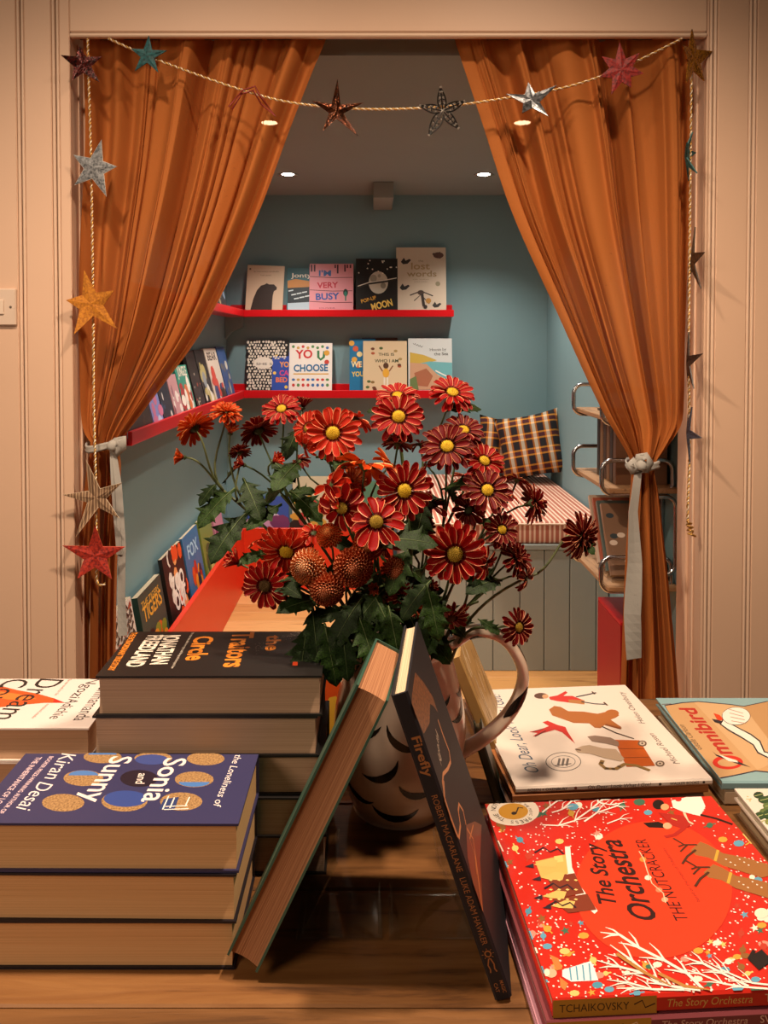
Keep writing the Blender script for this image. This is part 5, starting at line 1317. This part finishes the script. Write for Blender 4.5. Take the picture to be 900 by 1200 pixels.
PAL = {'red': ('#ac0808', '#600404', '#f0a070'), 'deep': ('#78050a', '#380204', '#e09468'), 'coral': ('#cc2c12', '#8a1408', '#f09868'), 'orange': ('#d8480c', '#862008', '#f0a860'),
       'bronze': ('#bc4c24', '#6c220e', '#e08858'), 'amber': ('#e07c40', '#a44418', '#f8c898')}
FM = {}
def fmesh(kind, pal, seed):
    k = (kind, pal, seed)
    if k not in FM:
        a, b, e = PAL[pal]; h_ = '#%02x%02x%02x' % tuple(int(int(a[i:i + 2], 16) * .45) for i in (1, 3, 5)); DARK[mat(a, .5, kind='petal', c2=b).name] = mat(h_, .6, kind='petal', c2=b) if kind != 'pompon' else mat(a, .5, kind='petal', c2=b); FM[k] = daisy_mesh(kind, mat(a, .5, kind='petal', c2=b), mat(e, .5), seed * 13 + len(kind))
    return FM[k]
CEN = {'yellow': centre_mesh(mat('#e8c428', .8, kind='mottle', c2='#a88414', scale=300)), 'dark': centre_mesh(mat('#6a4a14', .8, kind='mottle', c2='#2c1c0c', scale=400)), 'olive': centre_mesh(mat('#b89420', .8, kind='mottle', c2='#5a4a10', scale=400))}
stemm = mat('#4a5a2a', .55, kind='mottle', c2='#2c3818', scale=60); stem2 = mat('#6c7448', .55, kind='mottle', c2='#46502c', scale=60)
CAL = calyx_mesh(mat('#3c4a24', .6))
def leaf_mesh(seed, m, m2):
    random.seed(seed); mb = MB(); half = [(0, .04), (.12, .05), (.20, .16), (.26, .30), (.32, .17), (.40, .22), (.48, .42), (.55, .24), (.63, .28), (.70, .40), (.76, .24), (.86, .20), (.93, .14), (1, .0)]
    arch = random.uniform(.2, .4); vs = []; n = len(half)
    for t, w_ in half:
        zc = -arch * t * t
        for s_ in (-1, -.5, 0, .5, 1):
            w2 = w_ * random.uniform(.9, 1.1) * .8; dx = .10 * abs(s_) * (w_ > .25)
            vs.append((t + dx, s_ * w2, zc + .16 * w2 * abs(s_) - .05 * (abs(s_) == 1) * random.random() + .012 * math.sin(30 * t) * abs(s_)))
    mb.use(m); mb.add(vs, [(i * 5 + j, i * 5 + j + 1, (i + 1) * 5 + j + 1, (i + 1) * 5 + j) for i in range(n - 1) for j in range(4)])
    mb.use(m2); mb.tube([(t, 0, -arch * t * t + .006) for t, _ in half], [.012 * (1.1 - t) for t, _ in half], 5)
    return mb.mesh('leaf', True)
lm = [mat('#20360f', .55, kind='leafy', c2='#0e1a06'), mat('#2c4614', .55, kind='leafy', c2='#14240a')]
LEAF = [leaf_mesh(i, lm[i % 2], mat('#5a6a3c', .6)) for i in range(5)]
FRONT = Vector((0, -1, .15))
def orient(d, roll=0.0):
    q = Vector(d).normalized().to_track_quat('Z', 'Y'); return q.to_matrix().to_4x4() @ Matrix.Rotation(roll, 4, 'Z')
def bez(a, b, c, d, n=12):
    return [(1 - t) ** 3 * a + 3 * (1 - t) ** 2 * t * b + 3 * (1 - t) * t * t * c + t ** 3 * d for t in [i / n for i in range(n + 1)]]
MOUTH = Vector((JX, JY, TZ + JH))
def spray(label, node, blooms, leaves=5, seed=1, thick=.0022, mouth=(0, 0), leafpts=None, pale=False):
    """node = (px, py, Y) where the stem branches; blooms = (px, py, r_px, Y, kind, palette, centre, facing)"""
    random.seed(seed); root0 = MOUTH + Vector((mouth[0], mouth[1], -.12))
    t = thing('chrysanthemum_spray', label, 'flower', root0, group='chrysanthemums in the jug')
    nd = atY(*node); m0 = MOUTH + Vector((mouth[0] * 1.3, mouth[1] * 1.3, .004))
    main = bez(root0, root0.lerp(m0, .9), m0 + (nd - m0) * .35 + Vector((0, 0, .02)), nd, 16)
    mb = MB().tube([p - root0 for p in main], [thick * (1.15 - .35 * i / 16) for i in range(17)], 7)
    bs = []
    for (px, py, r, Y, kind, pal, cen, face) in blooms:
        c = atY(px, py, Y); face = Vector(face).normalized(); R = r / F * Y * .95
        st = main[-1 - random.randint(0, 5)] if len(blooms) > 1 else main[-1]
        end = c - face * (R * .22)
        L_ = (end - st).length
        pts = bez(st, st + (nd - m0).normalized() * L_ * .4, end - face * L_ * .3, end, 8)
        mb.tube([p - root0 for p in pts], [thick * .8 - thick * .25 * i / 8 for i in range(9)], 6)
        bs.append((c, R, kind, pal, cen, face, pts))
    mb.build('stem', stem2 if pale else stemm, t, smooth=True)
    for (c, R, kind, pal, cen, face, pts) in bs:
        sc = Matrix.Diagonal((R, R, R, 1)); M = Matrix.Translation(c - root0) @ orient(face, random.uniform(0, 6.28)) @ sc
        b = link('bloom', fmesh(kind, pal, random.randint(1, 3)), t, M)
        if kind in ('daisy', 'open') and cen: link('flower_centre', CEN[cen], b, Matrix.Translation((0, 0, .03)))
        link('calyx', CAL, b, Matrix.Diagonal((1, 1, 1, 1)))
    lp = []
    for i in range(leaves):
        src = random.choice([main[5:], main[8:]] + [b[6] for b in bs]); p = random.choice(src[1:-1] if len(src) > 2 else src); lp.append((p, Vector((random.uniform(-1, 1), random.uniform(-1, .5), random.uniform(-.6, .4))), random.uniform(.035, .06)))
    for (a, b_, c_, d_, s_, e_) in (leafpts or []):   # leaf from pixel (a,b) depth c to pixel (d,s) depth e
        p = atY(a, b_, c_); q = atY(d_, s_, e_); lp.append((p, q - p, (q - p).length))
    for p, d, L_ in lp:
        x = d.normalized(); up = Vector((0, -.6, .8)); y = up.cross(x).normalized(); z = x.cross(y)
        M = Matrix.Identity(4)
        for i, a in enumerate((x, y, z)):
            for j in range(3): M[j][i] = a[j]
        link('leaf', LEAF[random.randint(0, 4)], t, Matrix.Translation(p - root0) @ M @ Matrix.Diagonal((L_, L_ * .95, L_, 1)))
    return t
F0 = (0, -1, .1); FU = (0, -.6, .8); FL = (-.7, -.6, .3); FR = (.75, -.5, .3); FB = (0, .8, .5); FD = (0, -.9, -.3)
spray('tall orange spray reaching far left with side-facing double blooms', (262, 575, 1.04), [(228, 502, 25, 1.03, 'mum', 'orange', None, (-.5, .35, .5)), (265, 484, 21, 1.05, 'mum', 'orange', None, (.1, -.3, .95)), (216, 536, 14, 1.02, 'bud', 'orange', None, (-.8, -.2, .1)), (270, 508, 14, 1.05, 'bud', 'orange', None, (.2, -.3, .9)), (281, 530, 15, 1.06, 'mum', 'deep', None, (-.2, .4, .7))],
      leaves=3, seed=2, mouth=(-.03, 0), pale=True, leafpts=[(275, 572, 1.04, 230, 608, 1.0), (270, 585, 1.04, 243, 570, 1.04), (290, 600, 1.04, 246, 640, .98), (285, 560, 1.05, 305, 600, 1.0)])
spray('spray of pink-red daisies and dark buds leaning up left of centre', (330, 580, 1.06), [(330, 480, 25, 1.06, 'daisy', 'red', 'yellow', (-.1, -.7, .7)), (303, 505, 24, 1.08, 'mum', 'deep', None, (-.3, .5, .6)), (355, 478, 15, 1.09, 'bud', 'deep', None, (.2, .1, .9)), (320, 541, 14, 1.04, 'bud', 'coral', None, (.7, -.4, .5)), (286, 545, 13, 1.05, 'bud', 'red', None, (-.6, -.3, .3))],
      leaves=4, seed=3, mouth=(-.02, .01), leafpts=[(352, 540, 1.06, 322, 562, 1.0), (345, 560, 1.08, 300, 585, 1.1), (330, 590, 1.04, 290, 610, 1.0), (340, 575, 1.06, 375, 600, 1.02)])
spray('coral daisies with yellow centres at the upper middle left', (395, 590, 1.05), [(390, 508, 37, 1.02, 'daisy', 'coral', 'yellow', (.05, -.95, .35)), (362, 502, 26, 1.04, 'daisy', 'coral', 'olive', (-.5, -.7, .4)), (418, 490, 24, 1.06, 'open', 'coral', None, (.6, .2, .7)), (357, 522, 18, 1.02, 'open', 'coral', None, (-.5, -.4, -.5))],
      leaves=3, seed=4, mouth=(-.01, 0), leafpts=[(370, 535, 1.06, 408, 530, 1.03)])
spray('orange-red blooms seen from behind above the dark-centred flower', (425, 620, 1.03), [(428, 545, 36, 1.0, 'open', 'orange', None, (.15, .35, .95)), (388, 570, 34, .99, 'open', 'coral', None, (-.8, -.3, .3)), (412, 565, 20, 1.01, 'mum', 'amber', None, (0, -.8, .3)), (458, 545, 26, 1.02, 'open', 'orange', None, (.7, -.1, .7)), (466, 520, 20, 1.05, 'mum', 'deep', None, (.1, .4, .9))],
      leaves=2, seed=5, mouth=(0, 0))
spray('red flower pair in the middle with drooping wide petals', (428, 660, 1.0), [(401, 595, 32, .97, 'open', 'red', 'olive', (-.3, -.9, .0)), (441, 612, 36, .95, 'open', 'red', 'olive', (.1, -.85, .45)), (452, 640, 24, .97, 'open', 'deep', None, (.2, -.7, -.6))],
      leaves=3, seed=6, mouth=(0, -.02), leafpts=[(438, 634, .95, 505, 622, .93)])
spray('three bright red daisies highest at the top centre', (478, 600, 1.08), [(467, 489, 35, 1.05, 'daisy', 'red', 'yellow', (.02, -.9, .45)), (466, 465, 29, 1.09, 'daisy', 'red', 'yellow', (0, -.5, .85)), (530, 461, 31, 1.10, 'daisy', 'red', 'yellow', (.15, -.6, .75)), (492, 520, 16, 1.08, 'open', 'deep', None, (-.2, .3, .8))],
      leaves=3, seed=7, mouth=(.01, .01))
spray('cluster of dark red daisies with yellow centres upper right', (520, 620, 1.06), [(524, 524, 35, 1.03, 'daisy', 'deep', 'yellow', (0, -.8, .6)), (543, 505, 29, 1.07, 'daisy', 'deep', 'yellow', (.15, -.6, .75)), (567, 541, 29, 1.05, 'daisy', 'red', 'yellow', (.3, -.7, .6)), (500, 545, 14, 1.07, 'open', 'deep', None, (-.6, .1, .6))],
      leaves=4, seed=8, mouth=(.02, .01), leafpts=[(500, 585, 1.04, 482, 640, 1.0)])
spray('large dark red daisy with yellow centre right of the middle', (482, 650, 1.0), [(474, 575, 37, .98, 'daisy', 'red', 'yellow', (.03, -1, .15))],
      leaves=4, seed=9, mouth=(.01, -.02), leafpts=[(480, 640, 1.0, 455, 690, .96)])
spray('crimson daisies and side-facing blooms at the right of the bunch', (552, 650, 1.05), [(571, 575, 32, 1.02, 'daisy', 'deep', 'yellow', (.1, -.85, .5)), (588, 621, 23, 1.01, 'daisy', 'deep', 'yellow', (.2, -.8, .4)), (624, 590, 26, 1.05, 'mum', 'deep', None, (.75, .1, .1)), (606, 562, 17, 1.06, 'open', 'deep', None, (.3, .2, .8)), (549, 598, 22, 1.04, 'open', 'deep', None, (-.1, -.4, .2)), (597, 578, 16, 1.05, 'open', 'red', None, (.5, -.1, .5))],
      leaves=3, seed=10, mouth=(.03, 0))
spray('biggest dark red double-ringed daisy at the lower front centre', (520, 700, .99), [(533, 649, 42, .96, 'daisy', 'red', 'olive', (.02, -1, .05))],
      leaves=4, seed=11, mouth=(.02, -.03), leafpts=[(500, 685, .97, 516, 745, .93), (505, 680, .98, 470, 715, .95)])
spray('crimson side blooms tucked right of the biggest front daisy', (560, 705, 1.03), [(604, 655, 26, 1.02, 'mum', 'deep', None, (.5, -.3, .4)), (617, 678, 18, 1.01, 'open', 'deep', None, (.7, -.5, -.2)), (568, 660, 22, 1.0, 'open', 'red', None, (.5, -.7, -.1)), (590, 640, 20, 1.03, 'open', 'deep', None, (.3, .2, .8))],
      leaves=3, seed=12, mouth=(.04, 0), leafpts=[(560, 725, 1.02, 585, 738, 1.0)])
spray('single crimson bloom alone at the far right on a long stem', (630, 672, 1.05), [(680, 628, 30, 1.05, 'mum', 'deep', None, (.55, -.55, -.1))],
      leaves=1, seed=13, mouth=(.045, .01), pale=True)
spray('small dark daisy drooping over the jug handle', (575, 737, 1.02), [(607, 735, 25, 1.0, 'daisy', 'deep', 'olive', (.5, -.8, .1))], leaves=0, seed=14, mouth=(.05, -.01))
spray('deep red daisy low over the jug rim between the leaves', (515, 735, 1.0), [(528, 723, 26, .98, 'daisy', 'deep', 'dark', (.15, -.7, -.55))], leaves=4, seed=15, mouth=(.03, -.03))
spray('coral and crimson daisies spilling over the lower left', (370, 700, 1.02), [(336, 645, 37, 1.0, 'daisy', 'coral', 'yellow', (-.05, -.75, -.35)), (311, 686, 33, .98, 'daisy', 'red', 'dark', (-.15, -.95, -.05)), (280, 660, 19, .99, 'bud', 'red', None, (-.7, -.3, .5)), (368, 625, 20, 1.0, 'open', 'coral', None, (.1, -.5, .7)), (308, 632, 20, 1.02, 'open', 'coral', None, (-.5, .2, .7))],
      leaves=4, seed=16, mouth=(-.045, -.01), leafpts=[(385, 700, 1.0, 330, 705, .96), (360, 735, 1.0, 350, 790, .94), (380, 730, .98, 395, 800, .94), (366, 710, 1.0, 372, 770, .95)])
spray('round bronze and amber pompons at the lower middle', (400, 715, 1.0), [(361, 664, 25, .97, 'pompon', 'amber', None, (-.4, -.9, .1)), (414, 665, 27, .96, 'pompon', 'bronze', None, (.1, -1, .1)), (383, 690, 24, .96, 'pompon', 'bronze', None, (-.1, -.95, -.2)), (386, 628, 18, .98, 'pompon', 'orange', None, (-.2, -.7, .7)), (462, 668, 19, .99, 'pompon', 'bronze', None, (.3, -.8, -.1))],
      leaves=6, seed=17, mouth=(-.02, -.04), leafpts=[(420, 720, .97, 440, 775, .92), (400, 730, .97, 408, 790, .93), (440, 700, .98, 470, 760, .94), (425, 700, .98, 385, 750, .94)])
spray('small crimson daisies filling between the centre and the biggest daisy', (500, 660, 1.06), [(505, 592, 22, 1.05, 'open', 'deep', None, (.1, -.5, .6)), (492, 620, 20, 1.04, 'mum', 'deep', None, (-.2, -.6, .5)), (548, 560, 20, 1.09, 'open', 'red', None, (.2, -.3, .8)), (350, 540, 16, 1.08, 'open', 'deep', None, (-.3, -.2, .8))],
      leaves=5, seed=21, mouth=(.0, .02))
spray('dull bronze and dark red blooms low in the shade over the rim', (450, 700, 1.02), [(470, 700, 20, .99, 'mum', 'deep', None, (.2, -.8, -.1)), (430, 640, 20, .99, 'pompon', 'orange', None, (.1, -.9, .2)), (490, 715, 15, .99, 'mum', 'bronze', None, (.2, -.8, .1))],
      leaves=8, seed=22, mouth=(.0, -.02))
spray('leafy green stem filling the middle over the jug rim', (465, 690, 1.04), [(505, 690, 12, 1.0, 'bud', 'deep', None, (.2, -.6, .5)), (440, 690, 11, .98, 'bud', 'bronze', None, (-.2, -.8, .2))],
      leaves=16, seed=18, mouth=(0, .02), leafpts=[(470, 700, 1.0, 500, 760, .95), (460, 720, .98, 440, 790, .94), (480, 720, 1.0, 530, 770, .96), (450, 690, .99, 405, 740, .95), (500, 700, 1.02, 550, 740, 1.0), (455, 710, .97, 470, 775, .93)])
